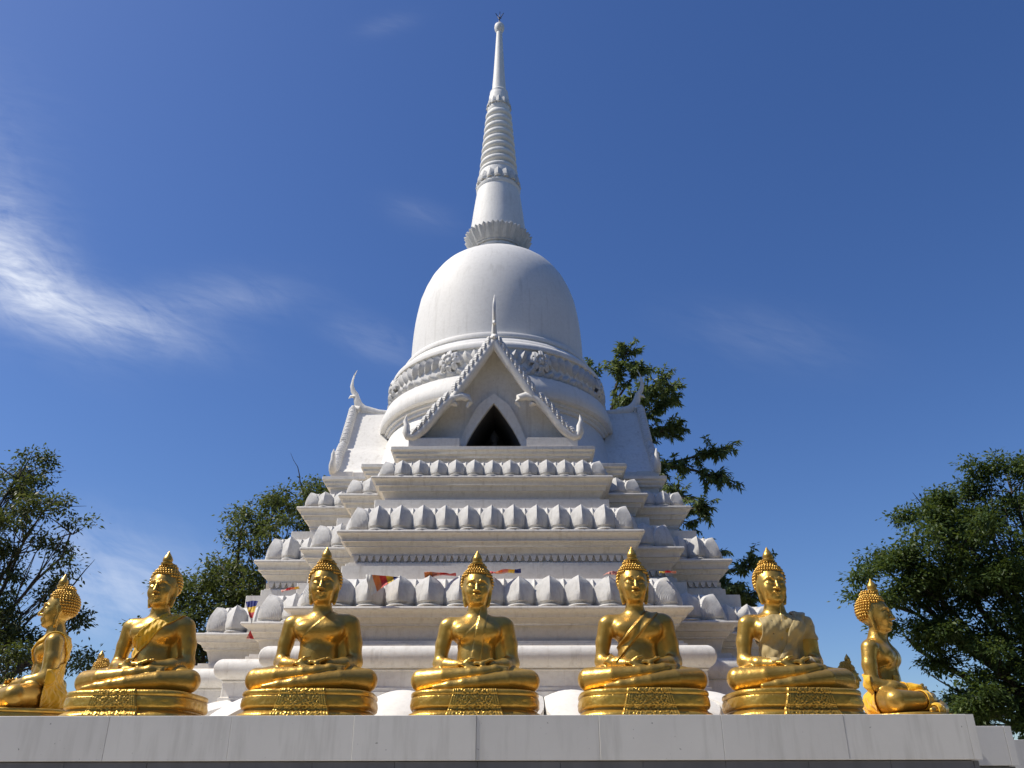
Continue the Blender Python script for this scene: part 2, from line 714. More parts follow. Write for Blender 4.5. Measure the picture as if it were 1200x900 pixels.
# storey A
tier_a = loft_tier('tier', 3.40, [(-.05, .70), (-.05, .80), (-.03, .80), (-.03, .835), (-.06, .84), (-.06, .862), (-.15, .868), (-.15, .895)]
                   + [(-.115, 1.015), (-.085, 1.018), (-.085, 1.037), (-.075, 1.04), (-.055, 1.085), (-.02, 1.088)]
                   + cove(-.02, 1.095, .035, 1.15, 4) + [(.045, 1.153), (.05, 1.165), (.045, 1.182), (-.02, 1.19),
                                                          (-.20, 1.20), (-.16, 1.30), (-.17, 1.42), (-.24, 1.52), (-.40, 1.53), (-.40, 1.70), (-.9, 1.705)])
tier_b = loft_tier('tier', 2.90, [(-.07, 1.60), (-.07, 1.77), (-.10, 1.775), (-.10, 1.79), (-.145, 1.795), (-.145, 1.868), (-.12, 1.872), (-.12, 1.89)]
                   + [(-.085, 1.945), (-.06, 1.948), (-.06, 1.965), (-.05, 1.968), (-.04, 2.0), (-.01, 2.003)]
                   + cove(-.02, 2.01, .02, 2.08, 4) + [(.03, 2.083), (.035, 2.10), (.03, 2.118), (-.02, 2.125),
                                                        (-.18, 2.13), (-.14, 2.20), (-.15, 2.32), (-.21, 2.44), (-.30, 2.45), (-.30, 2.57), (-.9, 2.575)])
tier_c = loft_tier('tier', 2.55, [(-.16, 2.50), (-.16, 2.63), (-.15, 2.635), (-.15, 2.66)]
                   + [(-.115, 2.725), (-.09, 2.728), (-.08, 2.78), (-.05, 2.783), (-.05, 2.80)]
                   + cove(-.05, 2.80, -.01, 2.85, 4) + [(0, 2.853), (.005, 2.868), (0, 2.884), (-.03, 2.888),
                                                         (-.16, 2.895), (-.13, 2.95), (-.14, 3.04), (-.18, 3.11), (-.8, 3.115)])
tier_d = loft_tier('top_slab', 2.30, [(-.10, 3.0), (-.10, 3.215), (-.06, 3.225), (-.06, 3.25), (-.03, 3.27), (-.03, 3.30), (0, 3.315), (.0, 3.355), (-.01, 3.36), (-.5, 3.362)])


# lotus petals
def petal_mesh(name, crease_lo=2.4, crease_hi=1.0, material='petal_plaster', nu=8, nv=8):
    V = []
    zs = [0, .045, .075, .10, .19, .34, .52, .68, .82, .93, 1.0]
    hwz = [.49, .50, .485, .44, .495, .515, .505, .455, .34, .18, .03]
    dep = [.52, .545, .52, .36, .47, .50, .47, .41, .34, .28, .24]
    for j, z in enumerate(zs):
        p = crease_lo + (crease_hi - crease_lo) * min(1, max(0, (z - .12) / .36))
        for i in range(nu + 1):
            s = -1 + 2 * i / nu
            edge = .05 + .10 * z
            y = -(edge + (dep[j] - edge) * (1 - abs(s) ** p))
            zz = z
            V.append((hwz[j] * s, y, zz))
    Fc = []
    for j in range(len(zs) - 1):
        for i in range(nu):
            a = j * (nu + 1) + i
            Fc.append((a, a + 1, a + nu + 2, a + nu + 1))
    # back sheet closes the petal into a solid
    b = len(V)
    for j, z in enumerate(zs):
        V.append((-hwz[j], .0, z))
        V.append((hwz[j], .0, z))
    for j in range(len(zs) - 1):
        Fc.append((b + 2 * j + 1, b + 2 * j, b + 2 * j + 2, b + 2 * j + 3))
        a = j * (nu + 1)
        Fc.append((a, a + nu + 1, b + 2 * j + 2, b + 2 * j))
        a2 = a + nu
        Fc.append((a2, b + 2 * j + 1, b + 2 * j + 3, a2 + nu + 1))
    Fc.append(tuple(range(nu, -1, -1)) + (b, b + 1))
    return mesh_data(name, V, Fc, material, True, 33)


PET = petal_mesh('petal')
PETB = petal_mesh('petal', 1.3, .8)


def petal_row(parent, F0, off, z, h, npt, depth, nred=2):
    F, d, hw = [k + off for k in tier_dims(F0)]
    pitch = 2 * hw / npt
    path = [(-F, .9), (-F, -hw), (-d, -hw), (-d, -d), (-hw, -d), (-hw, -F), (hw, -F), (hw, -d), (d, -d), (d, -hw), (F, -hw), (F, .9)]
    convex = {1, 3, 5, 6, 8, 10}
    def put(p, nx, ny, w, me, back, hs=1.0):
        a = math.atan2(nx, -ny)
        k = random.uniform(.985, 1.02)
        o = obj('petal', me, parent, (p[0] - nx * back, p[1] - ny * back, z + random.uniform(-.003, .003)),
                (random.uniform(-.015, .015), random.uniform(-.02, .02), a), (w * k, depth, h * hs * random.uniform(.985, 1.015)))
    for i in range(len(path) - 1):
        a, b = Vector(path[i]), Vector(path[i + 1])
        L = (b - a).length
        dv = (b - a) / L
        nrm = Vector((dv.y, -dv.x))
        n = npt if i == 5 else max(1, round(L / pitch))
        w = L / n
        for j in range(n + 1):
            if j == 0 and not (i in convex):
                continue
            if j == n:
                continue
            p = a + dv * (j * w)
            if j == 0:       # convex corner: the petal that turns the corner
                pr = (a - Vector(path[i - 1])).normalized()
                pn = Vector((pr.y, -pr.x))
                nn = (nrm + pn).normalized()
                put(a, nn.x, nn.y, w * 1.12, PET, .085 * depth / .5 + .10 * w)
            else:
                put(p, nrm.x, nrm.y, w * 1.03, PET, 0)
        for j in range(n):
            p = a + dv * ((j + .5) * w)
            put(p, nrm.x, nrm.y, w * .60, PETB, .33 * depth, 1.0)


petal_row(tier_a, 3.40, -.16, 1.185, .330, 12, .38)
petal_row(tier_b, 2.90, -.14, 2.117, .318, 12, .32)
petal_row(tier_c, 2.55, -.13, 2.885, .230, 12, .25)


# teeth under storey B
def dentils():
    m = MB()
    F, d, hw = [k - .140 for k in tier_dims(2.90)]
    path = [(-F, .3), (-F, -hw), (-d, -hw), (-d, -d), (-hw, -d), (-hw, -F), (hw, -F), (hw, -d), (d, -d), (d, -hw), (F, -hw), (F, .3)]
    for i in range(len(path) - 1):
        a, b = Vector(path[i]), Vector(path[i + 1])
        L = (b - a).length
        dv = (b - a) / L
        nr = Vector((dv.y, -dv.x))
        n = max(2, round(L / .078))
        w = L / n
        for j in range(n):
            c = a + dv * ((j + .5) * w)
            P = []
            for dep in (-.01, .036):
                for (s, zz) in ((-.46, 1.8665), (.46, 1.8665), (.16, 1.80), (-.16, 1.80)):
                    q = c + dv * (s * w) + nr * dep
                    P.append((q.x, q.y, zz))
            m.add(P, [(4, 5, 6, 7)[::-1], (0, 1, 5, 4), (1, 2, 6, 5), (2, 3, 7, 6), (3, 0, 4, 7)])
    o = m.build('dentil_row', 'plaster', tier_b, False)
    tag(o, kind='stuff')


dentils()


# sloping lotus skirt on the terrace floor
def skirt_petal():
    V = []
    nu, nv = 8, 9
    for j in range(nv + 1):
        t = j / nv                       # 0 at the wall (top), 1 at the outer tip
        wv = .5 * (1 if t < .55 else sqrt(max(0, 1 - ((t - .55) / .45) ** 2)))
        yy = -.62 * t
        zz = .30 * (1 - t) ** 1.0 + .055 * sin(pi * t)
        for i in range(nu + 1):
            s = -1 + 2 * i / nu
            V.append((wv * s, yy, zz + .07 * (1 - s * s) * (1 - .6 * t) + .02))
    Fc = [(j * (nu + 1) + i, (j + 1) * (nu + 1) + i, (j + 1) * (nu + 1) + i + 1, j * (nu + 1) + i + 1) for j in range(nv) for i in range(nu)]
    n0 = len(V)
    V += [(x, y, -.0) for x, y, z in V]
    per = [i for i in range(nu + 1)] + [(j) * (nu + 1) + nu for j in range(1, nv + 1)] + [nv * (nu + 1) + i for i in range(nu - 1, -1, -1)] + [j * (nu + 1) for j in range(nv - 1, 0, -1)]
    for k in range(len(per)):
        a, b = per[k], per[(k + 1) % len(per)]
        Fc.append((a, b, n0 + b, n0 + a))
    return mesh_data('base_petal', V, Fc, 'skirt_plaster', True, 50)


SKP = skirt_petal()


def skirt():
    F, d, hw = [k + .0 for k in tier_dims(3.55)]
    path = [(-F, .9), (-F, -hw), (-d, -hw), (-d, -d), (-hw, -d), (-hw, -F), (hw, -F), (hw, -d), (d, -d), (d, -hw), (F, -hw), (F, .9)]
    convex = {1, 3, 5, 6, 8, 10}
    for i in range(len(path) - 1):
        a, b = Vector(path[i]), Vector(path[i + 1])
        L = (b - a).length
        dv = (b - a) / L
        nr = Vector((dv.y, -dv.x))
        n = max(1, round(L / .53))
        w = L / n
        for j in range(n):
            p = a + dv * ((j + .5) * w)
            obj('base_petal', SKP, plinth, (p.x, p.y, 0.003), (0, 0, math.atan2(nr.x, -nr.y)), (w * .98, 1 if L > 1 else .8, 1))
        if i in convex:
            pr = (a - Vector(path[i - 1])).normalized()
            nn = (nr + Vector((pr.y, -pr.x))).normalized()
            obj('base_petal', SKP, plinth, (a.x - nn.x * .05, a.y - nn.y * .05, 0.006), (0, 0, math.atan2(nn.x, -nn.y)), (.5, 1.02, .97))


skirt()

# drum, bell, spire
SEG = 96


def lathe_part(name, prof, parent=stupa, material='smooth_plaster', seg=SEG, sharp=32):
    m = MB()
    m.lathe(prof, seg)
    return m.build(name, material, parent, True, sharp)


DRUM_PROF = ( [(2.02, 3.30), (1.99, 3.36), (1.90, 3.50), (1.78, 3.72), (1.69, 3.98), (1.64, 4.2), (1.62, 4.24), (1.655, 4.245), (1.655, 4.30),
                           (1.69, 4.305), (1.69, 4.355), (1.755, 4.362), (1.768, 4.40), (1.765, 4.46), (1.745, 4.54), (1.715, 4.62), (1.70, 4.66), (1.665, 4.665),
                           (1.66, 4.69), (1.625, 4.70), (1.60, 5.10), (1.605, 5.115), (1.63, 5.12), (1.635, 5.16), (1.62, 5.20), (1.585, 5.235), (1.55, 5.24), (1.53, 5.28), (1.50, 5.33), (1.46, 5.35), (1.455, 5.37),
                           (1.47, 5.38), (1.475, 5.42), (1.45, 5.46), (1.40, 5.47), (1.0, 5.48)])


def make_drum():
    m = MB()
    n = 120
    for r, z in DRUM_PROF:
        m.V += [(r * cos(2 * pi * k / n), r * sin(2 * pi * k / n), z) for k in range(n)]
    for i in range(len(DRUM_PROF) - 1):
        for k in range(n):
            a = (2 * pi * (k + .5) / n) % (pi / 2)
            # behind each porch the niche runs into the drum
            if DRUM_PROF[i + 1][1] < 4.25 and min(a, pi / 2 - a) < radians(16):
                continue
            k2 = (k + 1) % n
            m.F.append((i * n + k, i * n + k2, (i + 1) * n + k2, (i + 1) * n + k))
    return m.build('drum', 'smooth_plaster', stupa, True, 40)


drum = make_drum()


def carved_leaf():
    # a slanting leaf with raised midrib and ribbed edges, lying on a cylinder, about 0.2 x 0.3
    V = []
    nu, nv = 6, 8
    for j in range(nv + 1):
        t = j / nv
        w = .5 * sin(pi * min(1, .12 + t * .86)) ** .7
        for i in range(nu + 1):
            s = -1 + 2 * i / nu
            y = -.02 - .26 * (1 - abs(s)) * (sin(pi * (.1 + .8 * t))) - .10 * t
            V.append((w * s + .42 * t - .21, y, t))
    Fc = [(j * (nu + 1) + i, j * (nu + 1) + i + 1, (j + 1) * (nu + 1) + i + 1, (j + 1) * (nu + 1) + i) for j in range(nv) for i in range(nu)]
    return mesh_data('carved_leaf', V, Fc, 'petal_plaster', True, 40)


CL = carved_leaf()


def rosette():
    m = MB()
    for k in range(8):
        a = 2 * pi * k / 8
        c, s = cos(a), sin(a)
        P = []
        for (r, wd, y) in ((.02, .01, -.05), (.07, .035, -.075), (.12, .03, -.05), (.145, .0, -.02)):
            for q in (-1, 0, 1):
                yy = y - (.012 if q == 0 else 0)
                P.append((r * c - q * wd * s, yy, r * s + q * wd * c))
        Fq = [(3 * j + i, 3 * j + i + 1, 3 * j + i + 4, 3 * j + i + 3) for j in range(3) for i in range(2)]
        m.add(P, Fq)
    P = []
    for j in range(5):
        t = j / 4 * pi / 2
        for k in range(10):
            P.append((.045 * cos(t) * cos(2 * pi * k / 10), -.06 - .04 * sin(t), .045 * cos(t) * sin(2 * pi * k / 10)))
    m.add(P, [(j * 10 + k, j * 10 + (k + 1) % 10, (j + 1) * 10 + (k + 1) % 10, (j + 1) * 10 + k) for j in range(4) for k in range(10)])
    return m.data('rosette', 'petal_plaster', True, 40)


RS = rosette()
NL = 80
for k in range(NL):
    a = 2 * pi * k / NL
    q = (k % 10)
    x, y = sin(a), -cos(a)
    if q == 5:
        obj('rosette', RS, drum, (x * 1.60, y * 1.60, 4.93), (0, 0, a), (1.25, 1.2, 1.35))
        continue
    left = q < 5
    obj('carved_leaf', CL, drum, (x * 1.575, y * 1.575, 4.845), (radians(-3), 0, a), ((.19 if left else -.19), .33, .25))
# thin rope below the leaf garland
NR = 72
for k in range(NR):
    a = 2 * pi * (k + .5) / NR
    x, y = sin(a), -cos(a)
    left = (k // 9) % 2 == 0
    obj('rope_twist', CL, drum, (x * 1.605, y * 1.605, 4.70), (radians(-3), 0, a), (.20 if left else -.20, .24, .125))

lathe_part('bell', [(1.352, 5.42), (1.357, 5.6), (1.354, 5.8), (1.348, 5.98), (1.338, 6.15), (1.325, 6.3), (1.306, 6.45), (1.264, 6.7), (1.202, 6.9), (1.125, 7.08), (1.025, 7.24),
                    (.965, 7.315), (.895, 7.38), (.745, 7.495), (.593, 7.6), (.471, 7.68), (.378, 7.74), (.283, 7.8), (.1, 7.82)], seg=128)

collar = lathe_part('bell_collar', [(.34, 7.70), (.37, 7.76), (.40, 7.77), (.405, 7.81), (.385, 7.83), (.40, 7.87), (.45, 7.96), (.505, 8.03), (.53, 8.07), (.52, 8.085), (.42, 8.09)])
CP = petal_mesh('collar_petal', 2.0, 1.0, 'petal_plaster', 6)
NB = 22
for k in range(NB):
    a = 2 * pi * k / NB
    obj('collar_petal', CP, collar, (sin(a) * .385, -cos(a) * .385, 7.85), (radians(36), 0, a), (.165, .10, .31 + random.uniform(-.015, .015)))
    a2 = a + pi / NB
    obj('collar_petal', CP, collar, (sin(a2) * .37, -cos(a2) * .37, 7.85), (radians(36), 0, a2), (.15, .09, .325))
    if k % 2 == 0:
        obj('collar_petal', CP, collar, (sin(a) * .37, -cos(a) * .37, 7.84), (radians(180 + 42), 0, a), (-.16, -.11, .13))
lathe_part('spire_base', [(.48, 8.05), (.47, 8.3), (.45, 8.46), (.43, 8.65), (.40, 8.90), (.375, 9.08), (.385, 9.10), (.39, 9.14), (.37, 9.17), (.36, 9.2), (.3, 9.21)])
band = lathe_part('spire_collar', [(.34, 9.17), (.35, 9.24), (.345, 9.44), (.33, 9.50), (.3, 9.51)])
NB2 = 16
for k in range(NB2):
    a = 2 * pi * k / NB2
    obj('collar_petal', CP, band, (sin(a) * .34, -cos(a) * .34, 9.20), (radians(-4), 0, a), (.14, .12, .22))
    obj('collar_petal', CP, band, (sin(a + .2) * .335, -cos(a + .2) * .335, 9.19), (radians(180 + 24), 0, a + .2), (-.13, -.12, .15))
NRG = 9
z0, z1 = 9.46, 10.95
for k in range(NRG):
    t0 = k / NRG
    r0 = .345 + (.232 - .345) * t0
    za = z0 + (z1 - z0) * t0
    h = (z1 - z0) / NRG
    prof = [(r0 * .80, za - .02), (r0 * .86, za + h * .05)]
    for q in range(9):
        t = pi * q / 8
        prof.append((r0 * .90 + r0 * .10 * sin(t), za + h * (.12 + .62 * (1 - cos(t)) / 2)))
    prof += [(r0 * .84, za + h * .80), (r0 * .80, za + h * 1.05)]
    lathe_part('spire_ring', prof, seg=48)
top = lathe_part('spire_lotus', [(.185, 10.93), (.20, 10.98), (.215, 11.05), (.20, 11.10), (.19, 11.2), (.185, 11.36), (.175, 11.40), (.165, 11.44), (.17, 11.47), (.15, 11.50), (.13, 11.51)], seg=48)
for k in range(12):
    a = 2 * pi * k / 12
    obj('collar_petal', CP, top, (sin(a) * .185, -cos(a) * .185, 11.06), (radians(-4), 0, a), (.105, .10, .20))
    obj('collar_petal', CP, top, (sin(a + .26) * .19, -cos(a + .26) * .19, 11.10), (radians(180 + 15), 0, a + .26), (-.10, -.09, .12))
lathe_part('spire_cone', [(.135, 11.49), (.128, 11.6), (.105, 12.0), (.082, 12.5), (.062, 12.95), (.056, 13.09), (.04, 13.11)], seg=40)
lathe_part('spire_knob', [(.03, 13.05), (.065, 13.10), (.09, 13.16), (.10, 13.22), (.092, 13.28), (.06, 13.325), (.02, 13.34)], seg=32)
m = MB()
m.tube([(0, 0, 13.32), (0, 0, 13.50)], [.016, .012], 6)
m.tube([(0, 0, 13.46), (-.075, -.01, 13.62)], [.012, .006], 6)
m.tube([(0, 0, 13.46), (.085, -.01, 13.63)], [.012, .006], 6)
m.tube([(0, 0, 13.46), (.01, .0, 13.68)], [.010, .005], 6)
m.tube([(-.03, 0, 13.50), (.04, 0, 13.50)], [.010, .010], 6)
m.build('lightning_rod', 'dark_metal', stupa)


# ------------------------------------------------------------------ porches with gables
def gable_half():
    """half outline of the gable (x>=0) from the apex down to the foot"""
    up = [(0, 4.86), (.12, 4.66), (.25, 4.455), (.37, 4.27), (.475, 4.11)]
    lo = [(.53, 4.04), (.60, 3.97), (.66, 3.905), (.74, 3.79), (.81, 3.69), (.88, 3.60), (.95, 3.535), (1.0, 3.505)]
    return up + lo


def make_porch():
    out = gable_half()
    parts = []
    yf, yb, yt = -2.18, -1.0, -1.99
    root = empty('porch', (0, 0, 0))
    root.parent = stupa
    # roof shell + gable wall: opening cut as strips between outline and arch
    arch = []
    nA = len(out)
    for i in range(nA):
        t = i / (nA - 1)
        z = 4.06 + (3.362 - 4.06) * t
        x = .385 * (t ** .86) * (1 + .10 * sin(pi * t))
        arch.append((x, z))
    outline = out[:-1] + [(1.0, 3.505)]
    V = []
    Fc = []

    def strip(A, B, y, flip):
        b = len(V)
        for (p, q) in zip(A, B):
            V.append((p[0], y, p[1]))
            V.append((q[0], y, q[1]))
        for i in range(len(A) - 1):
            f = (b + 2 * i, b + 2 * i + 1, b + 2 * i + 3, b + 2 * i + 2)
            Fc.append(f if flip else f[::-1])
    A = outline
    B = arch
    strip(A, B, yt, False)
    strip([(-x, z) for x, z in A], [(-x, z) for x, z in B], yt, True)
    # small piece between the foot of the outline and the slab (behind the pedestal)
    b = len(V)
    for sgn in (1, -1):
        b = len(V)
        V += [(sgn * 1.0, yt, 3.505), (sgn * arch[-1][0], yt, arch[-1][1]), (sgn * 1.0, yt, 3.362)]
        Fc.append((b, b + 1, b + 2) if sgn < 0 else (b, b + 2, b + 1))
    # roof slopes
    for sgn in (1, -1):
        b = len(V)
        for x, z in out + [(1.0, 3.362)]:
            V.append((sgn * x, yf, z))
            V.append((sgn * x, yb, z))
        for i in range(len(out)):
            f = (b + 2 * i, b + 2 * i + 1, b + 2 * i + 3, b + 2 * i + 2)
            Fc.append(f[::-1] if sgn < 0 else f)
    mk('porch_shell', V, Fc, 'plaster', root, True, 30)
    # niche lining
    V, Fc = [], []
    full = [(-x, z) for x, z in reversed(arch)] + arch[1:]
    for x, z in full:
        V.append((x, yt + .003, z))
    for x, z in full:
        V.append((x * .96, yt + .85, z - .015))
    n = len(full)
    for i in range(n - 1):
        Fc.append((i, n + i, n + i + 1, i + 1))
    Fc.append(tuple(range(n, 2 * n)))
    mk('niche_lining', V, Fc, 'niche_shade', root, True, 40)
    # niche frame
    V, Fc = [], []
    fo = []
    for i in range(nA):
        x, z = arch[i]
        t = i / (nA - 1)
        fo.append((x + .115 * (1 - .35 * t) * min(1, t * 5 + .0), z + .135 * (1 - t) ** 1.3))
    fullo = [(-x, z) for x, z in reversed(fo)] + fo[1:]
    n = len(full)
    for y, ring in ((yt - .06, full), (yt - .06, fullo), (yt + .0, fullo), (yt + .35, full)):
        for x, z in ring:
            V.append((x, y, z))
    for i in range(n - 1):
        Fc.append((i, i + 1, n + i + 1, n + i))
        Fc.append((n + i, n + i + 1, 2 * n + i + 1, 2 * n + i))
        Fc.append((i + 1, i, 3 * n + i, 3 * n + i + 1))
    mk('niche_frame', V, Fc, 'plaster', root, True, 40)
    # pedestal blocks either side of the niche
    for sgn in (1, -1):
        m = MB()
        x0, x1 = sorted((sgn * .415, sgn * 1.045))
        m.box(x0, x1, -2.235, yt + .05, 3.358, 3.49)
        m.box(x0 + .012, x1 - .012, -2.22, yt + .05, 3.4905, 3.505)
        m.build('pedestal', 'plaster', root, False)
    # barge boards
    for sgn in (1, -1):
        for (seg_pts, curl) in ((out[:5], True), (out[5:], False)):
            m = MB()
            pts = [Vector((sgn * x, yf - .035, z)) for x, z in seg_pts]
            if curl:
                e = pts[-1]
                pts += [e + Vector((sgn * .035, 0, -.07)), e + Vector((sgn * .03, 0, -.14)), e + Vector((-sgn * .02, 0, -.165))]
                w = [.062, .062, .062, .062, .062, .055, .045, .018]
            else:
                s = pts[0]
                pre = [s + Vector((-sgn * .19, 0, -.12)), s + Vector((-sgn * .235, 0, -.055)), s + Vector((-sgn * .21, 0, .005)), s + Vector((-sgn * .12, 0, .035))]
                pts = pre + pts
                e = pts[-1]
                pts += [e + Vector((sgn * .055, 0, .02)), e + Vector((sgn * .085, 0, .08)), e + Vector((sgn * .078, 0, .16)), e + Vector((sgn * .10, 0, .23)), e + Vector((sgn * .088, 0, .31))]
                w = [.016, .038, .052, .056] + [.056] * (len(seg_pts)) + [.054, .050, .038, .030, .006]
            m.tube(pts, [(a, a) for a in w], 8)
            m.build('gable_board', 'plaster', root, True, 50)
            # twisted leaves riding the board
            P = [Vector((x, 0, z)) for x, z in seg_pts]
            Ls = [0]
            for i in range(1, len(P)):
                Ls.append(Ls[-1] + (P[i] - P[i - 1]).length)
            nl = round(Ls[-1] / .098)
            for k in range(nl):
                s = (k + .5) / nl * Ls[-1]
                i = max(j for j in range(len(Ls) - 1) if Ls[j] <= s)
                f = (s - Ls[i]) / (Ls[i + 1] - Ls[i])
                p = P[i].lerp(P[i + 1], f)
                dv = (P[i + 1] - P[i]).normalized()
                ang = math.atan2(dv.z, dv.x)
                nrm = Vector((-dv.z, 0, dv.x))
                p = p + nrm * .055
                obj('gable_leaf', GL, root, (sgn * p.x, yf - .035, p.z), (0, sgn * (-ang) + (radians(28) * sgn), 0), (1, 1, 1))
    # ridge finial
    m = MB()
    c = (0, yf, 4.86)
    spine = [(.75, -.03, .03), (.35, .0, .05), (.12, .05, .07), (.03, .13, .07), (.0, .22, .055), (-.02, .30, .045), (-.07, .37, .040), (-.095, .46, .032), (-.09, .56, .024), (-.07, .65, .015), (-.035, .74, .003)]
    m.tube([(0, yf + a, 4.86 + b) for a, b, r in spine], [(r * .62, r) for a, b, r in spine], 8)
    m.tube([(0, yf - .02, 5.14), (0, yf - .10, 5.135), (0, yf - .13, 5.10)], [.03, .022, .004], 6)
    m.tube([(0, yf + .05, 4.90), (0, yf - .06, 4.93), (0, yf - .10, 4.90)], [.07, .05, .02], 6)
    m.build('ridge_finial', 'plaster', root, True, 60)
    return root


def gable_leaf():
    V = []
    for (t, w, th) in ((-.105, .006, .015), (-.055, .040, .055), (0, .050, .065), (.055, .040, .055), (.105, .006, .015)):
        for k in range(6):
            a = 2 * pi * k / 6
            V.append((t, th * cos(a), w * sin(a)))
    Fc = [(j * 6 + k, j * 6 + (k + 1) % 6, (j + 1) * 6 + (k + 1) % 6, (j + 1) * 6 + k) for j in range(4) for k in range(6)]
    return mesh_data('gable_leaf', V, Fc, 'petal_plaster', True, 45)


GL = gable_leaf()
porch = make_porch()
for a in (pi / 2, -pi / 2):
    p2 = copy_tree(porch, stupa)
    p2.rotation_euler = (0, 0, a)


# ------------------------------------------------------------------ golden seated statues (implicit surfaces)
VS = .0062
BX = (-.60, .60)
BY = (-.50, .28)
BZ = (-.03, 1.02)
gx = np.arange(BX[0], BX[1], VS, dtype=np.float32)
gy = np.arange(BY[0], BY[1], VS, dtype=np.float32)
gz = np.arange(BZ[0], BZ[1], VS, dtype=np.float32)
SH = (len(gx), len(gy), len(gz))


class Field:
    def __init__(s):
        s.D = np.full(SH, .4, np.float32)

    def region(s, lo, hi, pad):
        sl = []
        for g_, a, b in zip((gx, gy, gz), lo, hi):
            i0 = max(0, int((a - pad - g_[0]) / VS))
            i1 = min(len(g_), int((b + pad - g_[0]) / VS) + 2)
            sl.append(slice(i0, max(i0 + 1, i1)))
        return tuple(sl), gx[sl[0]][:, None, None], gy[sl[1]][None, :, None], gz[sl[2]][None, None, :]

    def comb(s, sl, d, k, op='add'):
        A = s.D[sl]
        if op == 'add':
            h = np.clip(.5 + .5 * (A - d) / k, 0, 1)
            s.D[sl] = A * (1 - h) + d * h - k * h * (1 - h)
        else:
            h = np.clip(.5 - .5 * (A + d) / k, 0, 1)
            s.D[sl] = A * (1 - h) - d * h + k * h * (1 - h)

    def ell(s, c, r, k=.03, op='add', both=False, rotz=0):
        for sg in ((1, -1) if both else (1,)):
            cc = (c[0] * sg, c[1], c[2])
            R = max(r)
            sl, X, Y, Z = s.region([q - R for q in cc], [q + R for q in cc], k * 1.5 + .05)
            x, y, z = X - cc[0], Y - cc[1], Z - cc[2]
            if rotz:
                a = rotz * sg
                x, y = x * cos(a) + y * sin(a), -x * sin(a) + y * cos(a)
            k0 = np.sqrt((x / r[0]) ** 2 + (y / r[1]) ** 2 + (z / r[2]) ** 2)
            k1 = np.sqrt((x / r[0] ** 2) ** 2 + (y / r[1] ** 2) ** 2 + (z / r[2] ** 2) ** 2) + 1e-6
            s.comb(sl, k0 * (k0 - 1) / k1, k, op)

    def cap(s, pts, rs, k=.02, op='add', both=False):
        for sg in ((1, -1) if both else (1,)):
            for (a, b, ra, rb) in zip(pts[:-1], pts[1:], rs[:-1], rs[1:]):
                a = (a[0] * sg, a[1], a[2])
                b = (b[0] * sg, b[1], b[2])
                R = max(ra, rb)
                sl, X, Y, Z = s.region([min(p, q) - R for p, q in zip(a, b)], [max(p, q) + R for p, q in zip(a, b)], k * 1.5 + .04)
                ab = [q - p for p, q in zip(a, b)]
                L2 = sum(q * q for q in ab) + 1e-9
                h = np.clip(((X - a[0]) * ab[0] + (Y - a[1]) * ab[1] + (Z - a[2]) * ab[2]) / L2, 0, 1)
                d = np.sqrt((X - a[0] - h * ab[0]) ** 2 + (Y - a[1] - h * ab[1]) ** 2 + (Z - a[2] - h * ab[2]) ** 2) - (ra + (rb - ra) * h)
                s.comb(sl, d, k, op)


def surface_nets(D, lvl=0.0):
    D = D - lvl
    D = D.copy()
    S = D < 0
    nx, ny, nz = D.shape
    cells = np.zeros((nx - 1, ny - 1, nz - 1), np.int8)
    corners = [(i, j, k) for i in (0, 1) for j in (0, 1) for k in (0, 1)]
    for i, j, k in corners:
        cells += S[i:nx - 1 + i, j:ny - 1 + j, k:nz - 1 + k]
    act = (cells > 0) & (cells < 8)
    I, J, K = np.nonzero(act)
    acc = np.zeros((len(I), 3), np.float64)
    cnt = np.zeros(len(I))
    for c1 in corners:
        for ax in range(3):
            if c1[ax] == 1:
                continue
            c2 = list(c1)
            c2[ax] = 1
            v1 = D[I + c1[0], J + c1[1], K + c1[2]]
            v2 = D[I + c2[0], J + c2[1], K + c2[2]]
            cross = (v1 < 0) != (v2 < 0)
            t = np.where(cross, v1 / np.where(cross, v1 - v2, 1), 0)
            p = np.array(c1, float)[None, :].repeat(len(I), 0)
            p[:, ax] += t
            acc += np.where(cross[:, None], p, 0)
            cnt += cross
    P = acc / cnt[:, None] + np.stack([I, J, K], 1)
    idx = np.full(act.shape, -1, np.int64)
    idx[I, J, K] = np.arange(len(I))
    faces = []
    for ax in range(3):
        b, c = (ax + 1) % 3, (ax + 2) % 3
        s0 = [slice(None)] * 3
        s1 = [slice(None)] * 3
        s0[ax] = slice(0, -1)
        s1[ax] = slice(1, None)
        ch = S[tuple(s0)] != S[tuple(s1)]
        e = np.stack(np.nonzero(ch), 1)
        ok = (e[:, b] > 0) & (e[:, c] > 0) & (e[:, b] < D.shape[b] - 1) & (e[:, c] < D.shape[c] - 1)
        e = e[ok]
        inside = S[e[:, 0], e[:, 1], e[:, 2]]
        q = []
        for db, dc in ((-1, -1), (0, -1), (0, 0), (-1, 0)):
            o = e.copy()
            o[:, b] += db
            o[:, c] += dc
            q.append(idx[o[:, 0], o[:, 1], o[:, 2]])
        q = np.stack(q, 1)
        q[~inside] = q[~inside][:, ::-1]
        faces.append(q)
    Fq = np.concatenate(faces)
    Fq = Fq[(Fq >= 0).all(1)]
    return P * VS + np.array([gx[0], gy[0], gz[0]]), Fq


def relax(P, Fq, it=2, lam=.5):
    n = len(P)
    for _ in range(it):
        acc = np.zeros_like(P)
        cnt = np.zeros(n)
        for a, b in ((0, 1), (1, 2), (2, 3), (3, 0)):
            np.add.at(acc, Fq[:, a], P[Fq[:, b]])
            np.add.at(acc, Fq[:, b], P[Fq[:, a]])
            np.add.at(cnt, Fq[:, a], 1)
            np.add.at(cnt, Fq[:, b], 1)
        P = P + lam * (acc / np.maximum(cnt, 1)[:, None] - P)
    return P


